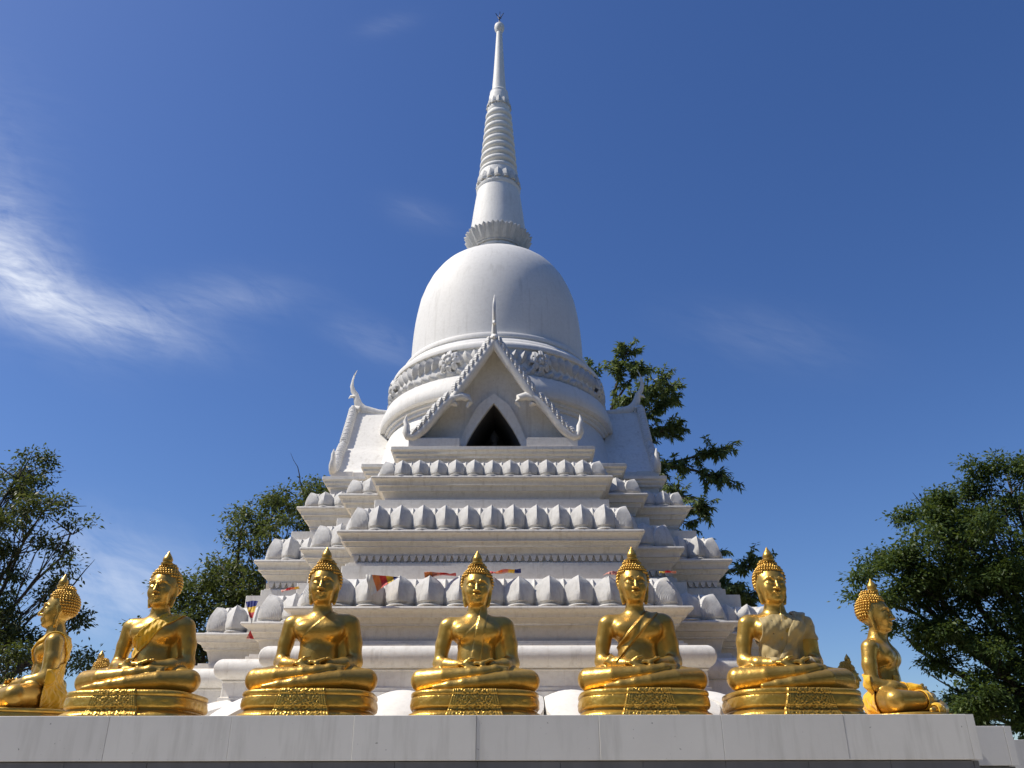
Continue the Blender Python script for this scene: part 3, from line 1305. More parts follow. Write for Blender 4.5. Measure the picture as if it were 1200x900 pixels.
def sculpt():
    f = Field()
    # trunk
    f.ell((0, .05, .11), (.23, .18, .125), .045)
    f.ell((0, .035, .25), (.150, .115, .15), .05)
    f.ell((0, .035, .35), (.138, .104, .13), .05)
    f.ell((0, .04, .48), (.205, .122, .118), .05)
    f.ell((.09, -.045, .487), (.10, .055, .068), .045, both=True)
    f.cap([(-.205, .05, .548), (.205, .05, .548)], [.068, .068], .06)
    f.cap([(0, .055, .58), (0, .04, .65)], [.105, .072], .06)
    f.cap([(0, .04, .60), (0, .02, .72)], [.070, .068], .03)
    torso = f.D.copy()
    # arms
    f.cap([(.238, .05, .535), (.272, .065, .40), (.292, .055, .255)], [.070, .060, .052], .022, both=True)
    f.ell((.20, .075, .36), (.075, .04, .15), .03)
    f.cap([(.295, .055, .25), (.225, -.085, .215), (.120, -.190, .202)], [.054, .048, .034], .025, both=True)
    upper = f.D.copy()
    # legs: its right leg (x<0) folded on top, its left shin in front and below
    f.cap([(-.13, .04, .115), (-.30, -.05, .115), (-.418, -.13, .098)], [.105, .092, .088], .035)
    f.cap([(.13, .04, .115), (.30, -.05, .112), (.418, -.13, .095)], [.105, .092, .088], .035)
    f.cap([(.418, -.15, .092), (.23, -.295, .082), (.02, -.375, .056), (-.09, -.385, .044)], [.088, .068, .050, .040], .005)
    f.cap([(-.09, -.385, .044), (-.20, -.380, .032), (-.31, -.370, .022)], [.040, .034, .020], .018)
    f.cap([(-.418, -.145, .095), (-.24, -.265, .105), (-.04, -.300, .126), (.05, -.295, .138)], [.088, .070, .050, .044], .005)
    f.cap([(.05, -.295, .138), (.15, -.276, .160), (.235, -.245, .172)], [.044, .038, .024], .016)
    for i in range(4):
        f.cap([(.215, -.222 - .018 * i, .178 - .006 * i), (.262 - .008 * i, -.215 - .020 * i, .186 - .008 * i)], [.012, .010], .006)
    # hands: left below, right above, palms up, fingers crossing
    for sg, z, y0 in ((1, .172, -.232), (-1, .208, -.226)):
        f.ell((sg * .055, y0, z), (.078, .054, .021), .016)
        f.cap([(sg * .120, -.190, .202), (sg * .085, y0 + .015, z)], [.034, .026], .02)
        for i in range(4):
            yy = y0 - .042 + .0265 * i
            ln = (.112, .130, .134, .116)[i]
            f.cap([(sg * .005, yy, z + .002), (-sg * ln * .55, yy + .002, z + .008), (-sg * ln, yy + .008, z + .030 + .005 * i)], [.0155, .0145, .011], .006)
        f.cap([(sg * .075, y0 - .03, z + .012), (sg * .045, y0 - .045, z + .030), (sg * .008, y0 - .038, z + .040)], [.017, .014, .010], .010)
    # head
    f.ell((0, .035, .878), (.121, .130, .128), .03)
    f.ell((0, -.012, .825), (.100, .098, .125), .03)
    f.ell((0, -.022, .742), (.080, .074, .060), .035)
    f.ell((0, -.080, .718), (.034, .026, .024), .022)
    f.ell((.052, -.066, .798), (.040, .034, .042), .03, both=True)
    f.ell((.044, -.118, .846), (.034, .022, .017), .012, 'sub', both=True)
    f.ell((.044, -.089, .840), (.032, .017, .016), .006, both=True)
    f.cap([(.020, -.104, .837), (.044, -.1075, .833), (.070, -.092, .839)], [.0045, .0055, .004], .004, both=True)
    f.cap([(.012, -.112, .868), (.034, -.112, .884), (.060, -.098, .883), (.088, -.066, .862)], [.007, .0075, .007, .005], .008, both=True)
    f.cap([(0, -.108, .872), (0, -.122, .835), (0, -.139, .798)], [.010, .0115, .0165], .009)
    f.ell((.017, -.116, .794), (.013, .015, .011), .007, both=True)
    f.cap([(-.040, -.094, .765), (-.018, -.112, .7655), (0, -.113, .762), (.018, -.112, .7655), (.040, -.094, .765)], [.005, .0085, .008, .0085, .005], .005)
    f.cap([(-.026, -.098, .748), (0, -.107, .7455), (.026, -.098, .748)], [.006, .0095, .006], .006)
    # ears with long lobes
    f.ell((.113, .026, .842), (.014, .028, .048), .01, both=True)
    f.cap([(.112, .022, .81), (.104, .014, .75), (.094, .010, .700)], [.015, .014, .015], .01, both=True)
    body = f.D.copy()
    return torso, upper, body


torso_D, upper_D, body_D = sculpt()
X3, Y3, Z3 = gx[:, None, None], gy[None, :, None], gz[None, None, :]


def sash_dist(x0, z0, x1, z1):
    """signed distance (in the x-z plane) from the line; positive towards the bare shoulder"""
    dx, dz = x1 - x0, z1 - z0
    L = sqrt(dx * dx + dz * dz)
    return ((X3 - x0) * dz - (Z3 - z0) * dx) / L * np.ones(SH, np.float32)


E0 = sash_dist(.075, .62, -.175, .36)          # robe edge from the covered shoulder to the far waist
if E0[0, 0, -1] < 0:
    E0 = -E0
ripple = .004 * np.sin(E0 * 95) + .003 * np.sin(Z3 * 60 + X3 * 40)

# carved robe edge and hanging strip belong to the gold body
robe = np.maximum(upper_D - .006, E0)
robe = np.maximum(robe, Z3 - .64)
strip_c = .055 - (.62 - Z3) * .16
strip = np.maximum(np.maximum(torso_D - .013, np.abs(X3 - strip_c) - .032 - (.62 - Z3) * .02), np.maximum(Y3 - .03, .25 - Z3))


def smin(a, b, k):
    h = np.clip(.5 + .5 * (b - a) / k, 0, 1)
    return b * (1 - h) + a * h - k * h * (1 - h)


def body_mesh(D, name):
    P, Fq = surface_nets(D)
    P = relax(P, Fq, 2, .45)
    return mesh_data(name, P, Fq, 'gold', True)


plain_D = smin(smin(body_D, robe, .004), strip, .005)
ME_BODY = body_mesh(plain_D, 'statue_body')
ME_BODY_BARE = body_mesh(smin(body_D, robe, .004), 'statue_body')
# a second carving: broad folded robe collar along the edge
fold = np.maximum(upper_D - .017 - .006 * np.cos(E0 * 80), np.abs(E0 + .04) - .036)
fold = np.maximum(fold, np.maximum(Z3 - .63, .22 - Z3))
ME_BODY_ROBED = body_mesh(smin(smin(body_D, robe - .003, .004), fold, .008), 'statue_body')


def cloth_shell(name, region, th, material, base=None, rip=1.0):
    B = upper_D if base is None else base
    D = np.maximum(B - th - ripple * rip, region)
    D = np.maximum(D, -(B - th * .25))
    P, Fq = surface_nets(D)
    P = relax(P, Fq, 2, .5)
    return mesh_data(name, P, Fq, material, True)


# yellow sash: a band over the covered shoulder
ME_SASH = cloth_shell('sash', np.maximum(np.maximum(np.abs(E0 + .045) - .058, Z3 - .645), .20 - Z3), .017, 'yellow_cloth', torso_D)
# gauze robe covering the chest, with the heavy fold over the shoulder
gz_reg = np.maximum(np.maximum(Z3 - .600 + .25 * np.maximum(0, -X3 - .05), .215 - Z3), np.maximum(-X3 - .165, Y3 - .2))
gz_reg = np.maximum(gz_reg, np.minimum(X3 - .20, .42 - Z3))
ME_GAUZE = cloth_shell('gauze_robe', gz_reg, .015, 'gauze', upper_D, .6)
E1 = sash_dist(.16, .62, -.02, .24)
if E1[0, 0, -1] < 0:
    E1 = -E1
fold_reg = np.maximum(np.maximum(np.abs(E1 + .03) - .055 - .01 * np.sin(Z3 * 30), Z3 - .65), .25 - Z3)
ME_FOLD = cloth_shell('shoulder_fold', fold_reg, .024, 'gauze', upper_D)
# yellow cloth wound round the hips and chest (statues that face the sides)
wrap_reg = np.maximum(np.maximum(E0 + .01, Z3 - .63), .17 - Z3)
wrap_reg = np.maximum(wrap_reg, np.minimum(.10 - X3, .02 - Y3))
ME_WRAP = cloth_shell('wrap_cloth', np.maximum(np.maximum(np.abs(E0 + .06) - .065, Z3 - .64), .20 - Z3), .018, 'yellow_cloth', torso_D)
back_reg = np.maximum(np.maximum(.05 - Y3, Z3 - .42 + .3 * np.abs(X3)), .012 - Z3)
ME_BACK = cloth_shell('back_cloth', np.minimum(back_reg, np.full(SH, 9, np.float32)), .020, 'yellow_cloth', body_D)
# cloth laid over the lap and hanging to the floor in front
lap_c = -.07 + Y3 * .30
lap_reg = np.maximum(np.maximum(np.abs(X3 - lap_c) - .062, Z3 - .33), np.maximum(Y3 + .06, .0 - Z3))
ME_LAP = cloth_shell('lap_cloth', lap_reg, .016, 'yellow_cloth', body_D)


def hair_mesh():
    m = MB()
    # cap
    ctr = Vector((0, .035, .885))
    R = Vector((.133, .140, .138))
    nth, nph = 14, 32

    def hairline(phi):
        # lowest elevation angle of the cap for azimuth phi (phi=0 at the face, -y)
        c = cos(phi)
        if c > .35:
            return radians(20 + 12 * (c - .35) / .65)
        return radians(20 - 62 * min(1, (.35 - c) / .6))

    def surf(phi, th, k=1.0):
        return Vector((ctr.x + R.x * k * cos(th) * sin(phi), ctr.y - R.y * k * cos(th) * cos(phi), ctr.z + R.z * k * sin(th)))
    V = []
    for j in range(nth + 1):
        for i in range(nph):
            phi = 2 * pi * i / nph
            lo = hairline(phi)
            th = lo + (pi / 2 - lo) * j / nth
            V.append(surf(phi, th, .985 - .085 * max(0, 1 - (th - lo) / .30)))
    m.add(V, [(j * nph + i, j * nph + (i + 1) % nph, (j + 1) * nph + (i + 1) % nph, (j + 1) * nph + i) for j in range(nth) for i in range(nph)])
    # curls
    def curl(p, nrm, r):
        nrm = nrm.normalized()
        a = nrm.orthogonal().normalized()
        b = nrm.cross(a)
        P = []
        for (rr, h) in ((1.0, -.35), (.95, .25), (.55, .78)):
            for k in range(7):
                t = 2 * pi * k / 7
                P.append(p + a * (r * rr * cos(t)) + b * (r * rr * sin(t)) + nrm * (r * h))
        P.append(p + nrm * (r * 1.05))
        Fq = [(j * 7 + k, j * 7 + (k + 1) % 7, (j + 1) * 7 + (k + 1) % 7, (j + 1) * 7 + k) for j in range(2) for k in range(7)]
        Fq += [(14 + k, 14 + (k + 1) % 7, 21) for k in range(7)]
        m.add(P, Fq)
    step = .0225
    th = radians(-42)
    row = 0
    while th < radians(62):
        ring = cos(th) * (R.x + R.y) / 2
        n = max(6, int(2 * pi * ring / step))
        for i in range(n):
            phi = 2 * pi * (i + .5 * (row % 2)) / n
            if th < hairline(phi) - .02:
                continue
            p = surf(phi, th, 1.0 - .075 * max(0, 1 - (th - hairline(phi)) / .30))
            nr = Vector(((p.x - ctr.x) / R.x ** 2, (p.y - ctr.y) / R.y ** 2, (p.z - ctr.z) / R.z ** 2))
            curl(p, nr, .0125)
        th += step / .134
        row += 1
    # crown bump
    c2 = Vector((0, .04, 1.0))
    R2 = Vector((.078, .078, .062))
    V = []
    for j in range(7):
        t = radians(-20) + (pi / 2 - radians(-20)) * j / 6
        for i in range(20):
            phi = 2 * pi * i / 20
            V.append(c2 + Vector((R2.x * cos(t) * sin(phi), R2.y * cos(t) * cos(phi), R2.z * sin(t))))
    m.add(V, [(j * 20 + i, j * 20 + (i + 1) % 20, (j + 1) * 20 + (i + 1) % 20, (j + 1) * 20 + i)[::-1] for j in range(6) for i in range(20)])
    for j, t in enumerate((radians(2), radians(22), radians(42))):
        n = int(2 * pi * R2.x * cos(t) / .0215)
        for i in range(n):
            phi = 2 * pi * (i + .5 * (j % 2)) / n
            q = Vector((cos(t) * sin(phi), cos(t) * cos(phi), sin(t)))
            curl(c2 + Vector((R2.x * q.x, R2.y * q.y, R2.z * q.z)), q, .0115)
    return m.data('hair', 'gold_hair')


ME_HAIR = hair_mesh()
m = MB()
m.lathe([(.046, 1.035), (.052, 1.048), (.050, 1.056), (.038, 1.060), (.040, 1.068), (.043, 1.078), (.041, 1.090), (.034, 1.105), (.023, 1.122), (.013, 1.137), (.006, 1.150), (.001, 1.158)], 20)
ME_TIP = m.data('crown_tip', 'gold', True, 50)

PLH = .198     # height of the pedestal under the statue
PLW, PLD = .50, .405


def plinth_prof(t):
    """outline factor along the height 0..1"""
    P = [(0, 1.05), (.05, 1.055), (.13, 1.035), (.20, .985), (.25, .955), (.31, .955), (.34, .982), (.38, .998), (.50, 1.002), (.66, .998), (.74, .990), (.77, .978), (.79, .98), (.81, .992), (.88, .996), (.94, .99), (.975, .975), (1.0, .94)]
    for (a, fa), (b, fb) in zip(P[:-1], P[1:]):
        if a <= t <= b:
            return fa + (fb - fa) * (t - a) / (b - a)
    return P[-1][1]


def superell(a, w, d, e=3.4):
    c, s = cos(a), sin(a)
    r = 1 / ((abs(c) ** e + abs(s) ** e) ** (1 / e))
    return w * c * r, d * s * r


def plinth_mesh():
    m = MB()
    ts = [0, .03, .06, .10, .15, .2, .24, .27, .31, .35, .40, .46, .52, .58, .64, .69, .72, .735, .75, .77, .82, .87, .92, .95, .975, 1.0]
    n = 120
    V = []
    for t in ts:
        for k in range(n):
            a = 2 * pi * k / n
            f = plinth_prof(t)
            if .36 < t < .70:
                f += .010 * sin(a * 23 + 3 * sin(a * 5)) * sin(pi * (t - .36) / .34) * sin(t * 14 + a * 3)
            if t < .22:
                f += .016 * sin(a * 11 + 1.5 * sin(a * 3)) * (1 - t / .22)
            x, y = superell(a, PLW * f, PLD * f)
            V.append((x, y - .06, t * PLH))
    Fc = [(j * n + k, j * n + (k + 1) % n, (j + 1) * n + (k + 1) % n, (j + 1) * n + k) for j in range(len(ts) - 1) for k in range(n)]
    Fc.append(tuple((len(ts) - 1) * n + k for k in range(n)))
    m.add(V, Fc)
    return m.data('pedestal', 'gold_base', True, 50)


def cloth_panel_mesh():
    V, Fc = [], []
    nu, nv = 64, 40
    for j in range(nv + 1):
        t = 1 - j / nv
        hw = .165 + .055 * (1 - t) ** 1.4
        f = plinth_prof(t)
        f = max(f, .965)
        for i in range(nu + 1):
            s = -1 + 2 * i / nu
            x = s * hw
            # embossed: cords at the edges, a bead field between
            if abs(s) > .70:
                e = .006 * abs(sin(pi * (abs(s) - .70) / .10))
                e += .003 * abs(sin(t * 40 + s * 9))
            else:
                e = random.uniform(-.004, .006) + .0035 * sin(x * 170 + 2 * sin(t * 9)) * sin(t * PLH * 190 + 3 * sin(x * 30)) + .004
            if abs(s) > .985:
                e = -.02
            V.append((x, -(PLD * f) - .06 - .012 - e, max(.002, t * PLH * .995)))
    for j in range(nv):
        for i in range(nu):
            a = j * (nu + 1) + i
            Fc.append((a + 1, a, a + nu + 1, a + nu + 2))
    # top flap running back under the lap
    b = len(V)
    for i in range(nu + 1):
        s = -1 + 2 * i / nu
        V.append((s * .165, -.30, PLH + .004))
    for i in range(nu):
        Fc.append((i, i + 1, b + i + 1, b + i))
    return mesh_data('cloth_panel', V, Fc, 'gold_base', True)


ME_PLINTH = plinth_mesh()
ME_PANEL = cloth_panel_mesh()
for q in (ME_PLINTH,):
    pass


def make_statue(x, y, rz, label, body=None, extra=(), s=1.0, z=TZ, base=True, group='golden statues around the terrace', pz=1.0):
    r = empty('seated_statue', (x, y, z), rz, label, 'statue', group)
    k1, k2 = ((1.0, 1.0) if group is None else (random.uniform(.98, 1.02), random.uniform(.985, 1.015)))
    r.scale = (s * k1, s, s * k2)
    zo = PLH * pz - .004 if base else 0
    b = obj('body', body or ME_BODY, r, (0, 0, zo), scale=(1, 1, 1.04))
    h = obj('hair', ME_HAIR, b)
    obj('crown_tip', ME_TIP, h)
    if base:
        p = obj('pedestal', ME_PLINTH, r, (0, 0, .002), scale=(1, 1, pz))
        obj('cloth_panel', ME_PANEL, p)
    for nm, me in extra:
        obj(nm, me, b)
    return r


FY = 7.25
make_statue(-2.965, FY, radians(-4), 'golden seated statue wearing a bright yellow sash across its bare chest', ME_BODY_BARE, extra=[('sash', ME_SASH)])
make_statue(-1.60, FY, radians(2), 'plain golden seated statue beside the striped pennant with white and red bands', ME_BODY_BARE, s=1.01)
make_statue(-.30, FY, radians(2), 'golden seated statue on the middle of the front, below the porch niche')
make_statue(1.03, FY, radians(0), 'golden seated statue with a carved robe folded diagonally over one shoulder', ME_BODY_ROBED)
make_statue(2.20, FY, radians(4), 'golden seated statue draped in a sheer beige gauze robe', extra=[('gauze_robe', ME_GAUZE), ('shoulder_fold', ME_FOLD)])
make_statue(CX - 4.16, CY - 3.65, radians(-66), 'golden statue turned aside with a yellow chest cloth, before the sparse tree', s=1.06, pz=.82,
            extra=[('wrap_cloth', ME_WRAP), ('back_cloth', ME_BACK)])
make_statue(CX + 3.68, CY - 3.80, radians(52), 'golden statue turned aside with yellow cloth over its lap, before the dense dark tree', pz=.5, s=1.05,
            extra=[('lap_cloth', ME_LAP), ('back_cloth', ME_BACK)])
make_statue(CX - 5.45, CY - 1.05, radians(-90), 'golden statue mostly hidden behind the side-facing one with the chest cloth')
make_statue(CX - 5.55, CY + .45, radians(-90), 'golden statue whose crown shows behind the arm of the yellow-sashed one')
make_statue(CX + 5.12, CY + .95, radians(90), 'golden statue whose tip shows above the knee of the gauze-robed one')

# little figure inside the front niche, in the niche's shade colour
ns = make_statue(CX, CY - 1.66, 0, 'small dark seated figure inside the shaded porch niche', s=.40, z=TZ + 3.37, base=False, group=None)
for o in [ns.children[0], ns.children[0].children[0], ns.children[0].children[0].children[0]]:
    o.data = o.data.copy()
    o.data.materials[0] = MATS['niche_shade']


# ------------------------------------------------------------------ pennant flags lying over the petals
def pennant(name, A, B, C, cols, label, sag=.03):
    """strip from edge A-B towards the point C cut into coloured bands; each band a part"""
    A, B, C = Vector(A), Vector(B), Vector(C)
    root = empty('pennant_flag', (A + B + C) / 3, 0, label, 'flag', 'striped pennant flags draped over the petals')
    o0 = (A + B + C) / 3
    n = len(cols)
    nrm = (B - A).cross(C - A).normalized()
    if nrm.y > 0:
        nrm = -nrm
    for i, c in enumerate(cols):
        V, Fc = [], []
        M = 4
        for layer in (0, 1):
            for j in range(M + 1):
                t = (i + j / M) / n
                for k in range(7):
                    u = k / 6
                    p = A.lerp(C, t).lerp(B.lerp(C, t), u)
                    p = p + nrm * (sag * sin(5 * u + 4 * t) + .35 * sag * sin(11 * t + 3 * u) + (.003 * layer)) - o0
                    V.append(p)
        W = 7
        for j in range(M):
            for k in range(6):
                a = j * W + k
                Fc.append((a, a + 1, a + W + 1, a + W))
                b = a + (M + 1) * W
                Fc.append((b, b + W, b + W + 1, b + 1))
        mk('stripe', V, Fc, c, root, True)


def on(px, py, F):
    return pt(px, py, CY - F)


pennant('p', on(428, 673, 3.47), on(434, 697, 3.47), on(468, 676, 3.5), ['flag_white', 'flag_orange', 'flag_red', 'flag_yellow', 'flag_blue'],
        'striped pennant with white and red bands hanging over the front petals', .015)
pennant('p', on(302, 704, 3.0), on(287, 704, 3.0), on(294, 730, 3.05), ['flag_blue', 'flag_yellow', 'flag_red', 'flag_white'],
        'small pennant with blue, yellow and red bands on the corner petals', .012)
pennant('p', on(293, 738, 2.95), on(297, 748, 2.95), on(288, 748, 2.95), ['flag_red', 'flag_pink'],
        'small red pennant end dangling below the corner petals', .006)
pennant('p', on(497, 671, 3.28), on(497, 675.5, 3.30), on(534, 673, 3.32), ['flag_orange', 'flag_pink', 'flag_red', 'flag_red'],
        'crumpled red pennant on the petals beside the middle statue\'s crown, beyond its bare shoulder', .02)
pennant('p', on(572, 674.5, 3.33), on(574, 668.5, 3.27), on(610, 669, 3.30), ['flag_red', 'flag_orange', 'flag_pink', 'flag_yellow', 'flag_blue'],
        'crumpled pennant with pink, yellow and blue bands lying on the petals', .02)
pennant('p', on(706, 675, 3.32), on(730, 668, 3.26), on(733, 675, 3.34), ['flag_pink', 'flag_orange', 'flag_orange'],
        'faded orange pennant beside the head of the robed statue', .02)
pennant('p', on(772, 672.5, 3.30), on(772, 669.5, 3.27), on(792, 671, 3.30), ['flag_yellow', 'flag_red', 'flag_pink'],
        'thin red and yellow pennant on the last front petals', .012)
pennant('p', on(330, 694, 2.95), on(329, 690, 2.9), on(350, 688, 3.0), ['flag_pink', 'flag_red', 'flag_orange', 'flag_yellow'],
        'pale red and orange pennant tucked behind the corner petals', .012)


# ------------------------------------------------------------------ trees
def leaves_mesh(name, C, D, L, W, tone, material, droop=0.0):
    """C centres (n,3), D unit directions, L lengths, W widths: folded leaves of four triangles"""
    n = len(C)
    up = rng.normal(size=(n, 3)) * .55 + np.array([0, 0, 1.0])
    side = np.cross(D, up)
    side /= np.linalg.norm(side, axis=1)[:, None] + 1e-9
    nr = np.cross(side, D)
    L = L[:, None]
    W = W[:, None]
    a = C - D * L * .5
    b = C + D * L * .5 - np.array([0, 0, 1.0]) * droop * L
    mid = C + nr * (W * .12)
    s1 = C + side * W * .5 + D * L * -.05
    s2 = C - side * W * .5 + D * L * -.05
    V = np.stack([a, s1, mid, s2, b], 1).reshape(-1, 3)
    base = (np.arange(n) * 5)[:, None]
    Fc = np.concatenate([base + np.array([[0, 1, 2]]), base + np.array([[0, 2, 3]]), base + np.array([[1, 4, 2]]), base + np.array([[2, 4, 3]])], 0)
    me = bpy.data.meshes.new(name)
    nf = len(Fc)
    me.vertices.add(len(V))
    me.vertices.foreach_set('co', V.astype(np.float32).ravel())
    me.loops.add(nf * 3)
    me.loops.foreach_set('vertex_index', Fc.astype(np.int32).ravel())
    me.polygons.add(nf)
    me.polygons.foreach_set('loop_start', (np.arange(nf) * 3).astype(np.int32))
    me.update(calc_edges=True)
    at = me.attributes.new('tone', 'FLOAT', 'POINT')
    at.data.foreach_set('value', np.repeat(tone, 5).astype(np.float32))
    me.materials.append(MATS[material])
    return me


def bez(a, b, sag, n=6):
    a, b = Vector(a), Vector(b)
    L = (b - a).length
    side = Vector((random.uniform(-1, 1), random.uniform(-1, 1), random.uniform(-.2, 1))) * L * sag
    return [a.lerp(b, i / n) + side * (4 * (i / n) * (1 - i / n)) * .5 + Vector((random.gauss(0, 1), random.gauss(0, 1), random.gauss(0, 1))) * L * .012 for i in range(n + 1)]


def tree(base, height, trunk_r, lobes, nclus, per, spread, lsize, material, label, name='broadleaf_tree', twig_frac=.6, bare=0, aspect=.45, droop=.1, lump=1.0):
    """lobes: (centre world, radii). Clusters fill the outer part of each lobe; limbs reach every lobe"""
    root = empty(name, base, 0, label, 'tree')
    B = Vector(base)
    m = MB()
    ztop = max(c[2] for c, r in lobes)
    cx = sum(c[0] for c, r in lobes) / len(lobes)
    cy = sum(c[1] for c, r in lobes) / len(lobes)
    fork = Vector((B.x * .6 + cx * .4, B.y * .6 + cy * .4, B.z + (ztop - B.z) * .42))
    tp_ = bez(B, fork, .06, 7)
    m.tube([p - B for p in tp_], [trunk_r * (1.25 if i == 0 else 1 - .45 * i / 7) for i in range(8)], 10)
    C, Dr, Ls, Ws, T = [], [], [], [], []
    vol = [r[0] * r[1] * r[2] for c, r in lobes]
    tot = sum(v ** .67 for v in vol)
    for (c, r), v in zip(lobes, vol):
        c = Vector(c)
        start = tp_[random.choice((4, 5, 6, 7))]
        limb = bez(start, c, .18, 6)
        m.tube([p - B for p in limb], [trunk_r * .36 * (1 - .8 * i / 6) + .010 for i in range(7)], 7)
        k = max(2, int(nclus * v ** .67 / tot))
        subs = []
        for q in range(max(3, k // 9)):
            d = rng.normal(size=3)
            d /= np.linalg.norm(d)
            subs.append((c + Vector((d[0] * r[0], d[1] * r[1], d[2] * r[2])) * rng.uniform(.45, 1.05), rng.uniform(.26, .46) * lump, rng.uniform(0, 1)))
        for q in range(k):
            d = rng.normal(size=3)
            d /= np.linalg.norm(d)
            sc, sr, ct = subs[q % len(subs)]
            rad = rng.uniform(.15, 1.0) ** .5 * sr
            p = sc + Vector((d[0] * r[0], d[1] * r[1], d[2] * r[2] * .75)) * rad
            if rng.random() < twig_frac:
                s = limb[random.choice((3, 4, 5, 6))]
                tw = bez(s, p, .12, 4)
                m.tube([w - B for w in tw], [.021 - .0042 * i for i in range(5)], 4, False)
            n = int(per * rng.uniform(.5, 1.4))
            off = rng.normal(size=(n, 3)) * np.array([spread, spread, spread * .62])
            pos = np.array(p)[None] + off
            dd = off + rng.normal(size=(n, 3)) * spread * .7 + np.array([0, 0, -droop * spread * 3])
            dd /= np.linalg.norm(dd, axis=1)[:, None] + 1e-9
            ct = .6 * ct + .4 * rng.uniform(0, 1)
            C.append(pos - np.array(B))
            Dr.append(dd)
            sz = lsize * rng.uniform(.65, 1.3, n)
            Ls.append(sz)
            Ws.append(sz * aspect * rng.uniform(.8, 1.2, n))
            T.append(np.clip(rng.normal(.28 + .4 * ct, .2, n), 0, 1))
    for q in range(bare):
        c, r = lobes[random.randrange(len(lobes))]
        c = Vector(c)
        p = c + Vector((random.uniform(-1, 1) * r[0], random.uniform(-1, 1) * r[1], random.uniform(.3, 1.25) * r[2]))
        tw = bez(c, p, .1, 5)
        m.tube([w - B for w in tw], [.024 - .004 * i for i in range(6)], 4, False)
    m.build('trunk', 'bark', root, True)
    me = leaves_mesh('crown', np.concatenate(C), np.concatenate(Dr), np.concatenate(Ls), np.concatenate(Ws), np.concatenate(T), material, droop)
    obj('crown', me, root)
    return root


def lob(px, py, Y, wpx, hpx, dep=None):
    """crown lobe seen at a pixel, of the given size in pixels, at depth Y"""
    c = pt(px, py, Y)
    k = Y * 1.02 / FPX
    return (tuple(c), (wpx * k, dep or (wpx * k), hpx * k * 1.05))


# sparse tree on the far left
tree((-14.5, 21, 0), 10, .15, [lob(20, 560, 21, 48, 36), lob(-40, 600, 21, 60, 60), lob(45, 600, 20.5, 42, 26), lob(85, 625, 21, 36, 20), lob(15, 650, 21, 50, 34), lob(80, 690, 20.6, 22, 44),
                               lob(25, 720, 21, 46, 42), lob(-20, 760, 21, 70, 40), lob(30, 780, 20.5, 50, 30), lob(-50, 690, 22, 60, 70), lob(90, 730, 21, 16, 30)],
     420, 56, .15, .115, 'leaf_sparse', 'sparse open tree with bare twigs behind the side-facing statue with chest cloth', twig_frac=.55, bare=35, lump=1.5)
# fuller tree between it and the stupa
tree((-7.2, 23, 0), 11, .30, [lob(355, 572, 23, 40, 28), lob(395, 585, 23, 40, 34), lob(318, 612, 22.6, 40, 30), lob(285, 625, 23, 34, 30), lob(345, 650, 22.8, 60, 44), lob(262, 668, 22.6, 32, 26),
                              lob(235, 690, 22.8, 34, 24), lob(290, 690, 22.4, 60, 36), lob(235, 735, 22.6, 40, 40), lob(300, 745, 23, 70, 50), lob(175, 738, 22.7, 36, 14), lob(225, 790, 22.8, 44, 36), lob(340, 790, 23, 70, 40), lob(410, 650, 24, 60, 60)],
     640, 84, .16, .115, 'leaf_olive', 'bushy olive green tree rising behind the stupa\'s sunlit side', twig_frac=.35, bare=30, lump=2.0)
# dense dark tree on the right
tree((13.2, 20.5, 0), 10, .24, [lob(1150, 585, 19.5, 60, 36), lob(1090, 600, 19.3, 36, 20), lob(1185, 580, 19.5, 50, 34), lob(1060, 645, 19.2, 46, 26), lob(1035, 665, 19.2, 34, 18), lob(1120, 650, 19, 70, 44), lob(1190, 650, 19.2, 60, 60),
                                lob(1025, 705, 19.2, 26, 18), lob(1080, 700, 19, 56, 34), lob(1150, 715, 19, 70, 50), lob(1220, 700, 19.5, 70, 90), lob(1100, 755, 19.2, 44, 30), lob(1060, 745, 19.4, 34, 22), lob(1170, 790, 19.2, 60, 50), lob(1215, 800, 19.5, 50, 60), lob(1120, 810, 20, 30, 26), lob(1240, 600, 20, 60, 60), lob(1185, 845, 19.3, 60, 30), lob(1130, 835, 19.8, 34, 22), lob(1225, 860, 19, 50, 40)],
     820, 110, .16, .105, 'leaf_dark', 'dense dark green tree behind the statue with yellow lap cloth', twig_frac=.35, bare=12, lump=1.2)


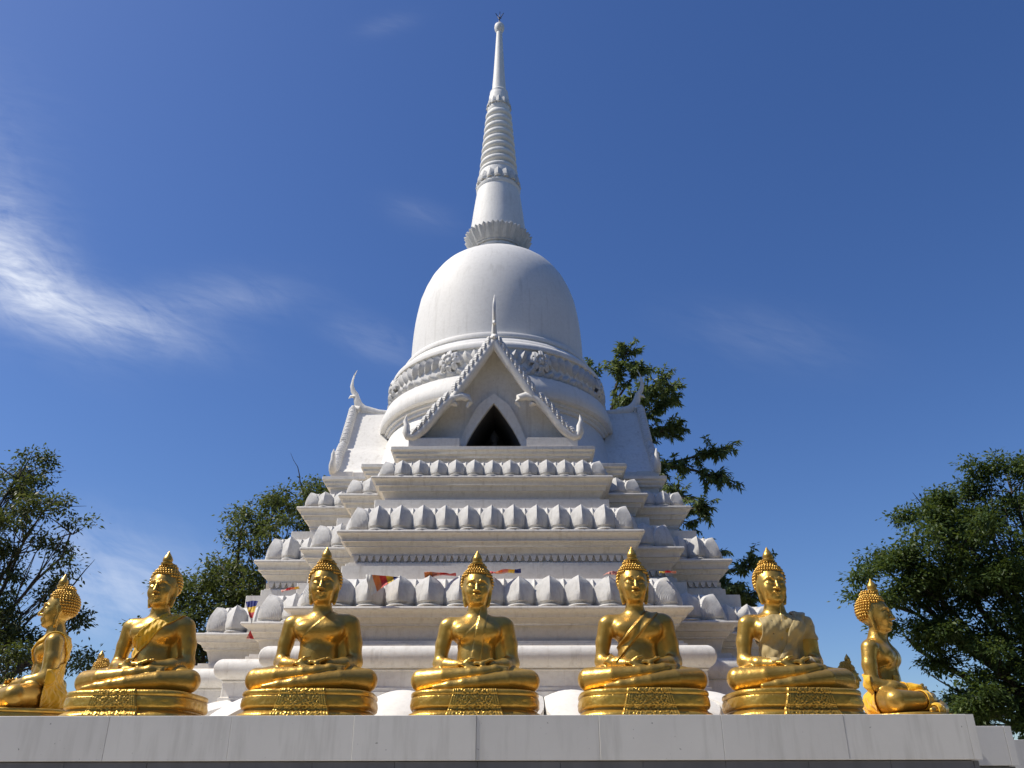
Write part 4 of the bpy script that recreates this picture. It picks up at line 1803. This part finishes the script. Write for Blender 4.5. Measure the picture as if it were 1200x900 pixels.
# long-leaved tree behind the shaded side of the stupa
def long_tree():
    Y = 17.5
    base = Vector((3.0, Y, 0))
    root = empty('long_leaved_tree', base, 0, 'tree with drooping narrow leaves reaching out behind the stupa\'s shaded side', 'tree')
    m = MB()
    tops = [pt(700, 740, Y), pt(706, 640, Y), pt(712, 560, Y), pt(718, 500, Y), pt(722, 450, Y)]
    trunk = [base] + tops
    m.tube([p - base for p in trunk], [.20, .14, .10, .07, .05, .025], 9)
    br = [  # start, via, end pixel, leaf sprays
        ((716, 490), (722, 440), (737, 408), 8), ((716, 480), (740, 440), (752, 434), 6), ((714, 500), (700, 450), (688, 432), 6),
        ((716, 500), (745, 470), (778, 446), 9), ((714, 520), (750, 490), (782, 470), 9), ((712, 530), (755, 510), (795, 500), 9),
        ((710, 560), (760, 545), (800, 548), 10), ((780, 545), (815, 535), (850, 526), 7), ((790, 548), (825, 552), (845, 562), 7), ((760, 545), (770, 560), (768, 575), 5),
        ((708, 600), (770, 585), (800, 582), 7), ((770, 586), (800, 600), (822, 596), 6), ((706, 630), (770, 610), (815, 612), 6), ((706, 660), (790, 640), (838, 648), 6), ((720, 655), (800, 650), (800, 640), 8),
        ((704, 700), (800, 675), (850, 672), 9), ((840, 675), (870, 664), (892, 660), 6), ((704, 720), (800, 690), (860, 690), 10), ((800, 695), (850, 700), (878, 705), 9), ((704, 740), (790, 720), (840, 712), 10),
        ((712, 540), (730, 520), (745, 520), 7), ((706, 640), (745, 600), (770, 610), 7), ((716, 480), (735, 470), (748, 468), 8), ((780, 446), (785, 455), (790, 465), 4)]
    C, D, L, W, T = [], [], [], [], []
    for (a, v, e, k) in br:
        dY = random.uniform(-.9, .5)
        A, Vv, Ee = pt(a[0], a[1], Y), pt(v[0], v[1], Y + dY * .5), pt(e[0], e[1], Y + dY)
        P = [(1 - t) ** 2 * A + 2 * t * (1 - t) * Vv + t * t * Ee for t in [i / 8 for i in range(9)]]
        m.tube([p - base for p in P], [.040 - .0042 * i for i in range(9)], 6, False)
        for q in range(int(k * 3.6)):
            t = random.uniform(.42, 1.0)
            i = min(7, int(t * 8))
            p = P[i].lerp(P[i + 1], t * 8 - i)
            dirb = (P[i + 1] - P[i]).normalized()
            tw = dirb * .5 + Vector((random.gauss(0, .6), random.gauss(0, .6), random.gauss(.1, .4)))
            tw.normalize()
            q2 = p + tw * random.uniform(.15, .5)
            m.tube([p - base, (p + q2) / 2 + Vector((0, 0, .02)) - base, q2 - base], [.014, .010, .006], 4, False)
            n = random.randint(30, 50)
            ct = random.random()
            for s in range(n):
                f = random.uniform(.15, 1.0)
                c = p.lerp(q2, f)
                d = tw * .55 + Vector((random.gauss(0, .6), random.gauss(0, .6), random.gauss(-.35, .45)))
                d.normalize()
                ln = random.uniform(.09, .17)
                C.append(c + d * ln * .5 - base)
                D.append(d)
                L.append(ln)
                W.append(ln * random.uniform(.24, .34))
                T.append(min(1, max(0, random.gauss(.3 + .35 * ct, .2))))
    m.build('trunk', 'bark', root, True)
    me = leaves_mesh('crown', np.array(C), np.array(D), np.array(L), np.array(W), np.array(T), 'leaf_long', .12)
    obj('crown', me, root)


long_tree()


# ------------------------------------------------------------------ unseen trees added behind and beside the viewer to cut the sky fill
def sky_block_tree(x, y, h, r, label):
    lobes = []
    for k in range(9):
        a = 2 * pi * k / 9 + random.uniform(-.3, .3)
        q = random.uniform(.35, .75) * r
        lobes.append(((x + q * cos(a), y + q * sin(a), h * random.uniform(.35, .8)), (r * .55, r * .55, h * .2)))
    lobes.append(((x, y, h * .8), (r * .6, r * .6, h * .22)))
    tree((x, y, 0), h, .35, lobes, 420, 60, .45, .48, 'leaf_dark', label, twig_frac=.2)


YT = [(-4, -13, 14, 5.5), (5, -14, 15, 6), (13, -9, 14, 5.5), (-13, -12, 13, 5), (19, 0, 14, 6), (20, 11, 13, 5.5), (-26, -2, 12, 6), (-25, 9, 12, 6)]
for k, (x, y, h, r) in enumerate(YT):
    sky_block_tree(x, y, h, r, 'large leafy tree added outside the view to cut the sky light')
for o in COL.objects:
    if o.get('label', '').startswith('large leafy tree'):
        o['group'] = 'unseen trees added to cut the sky light'
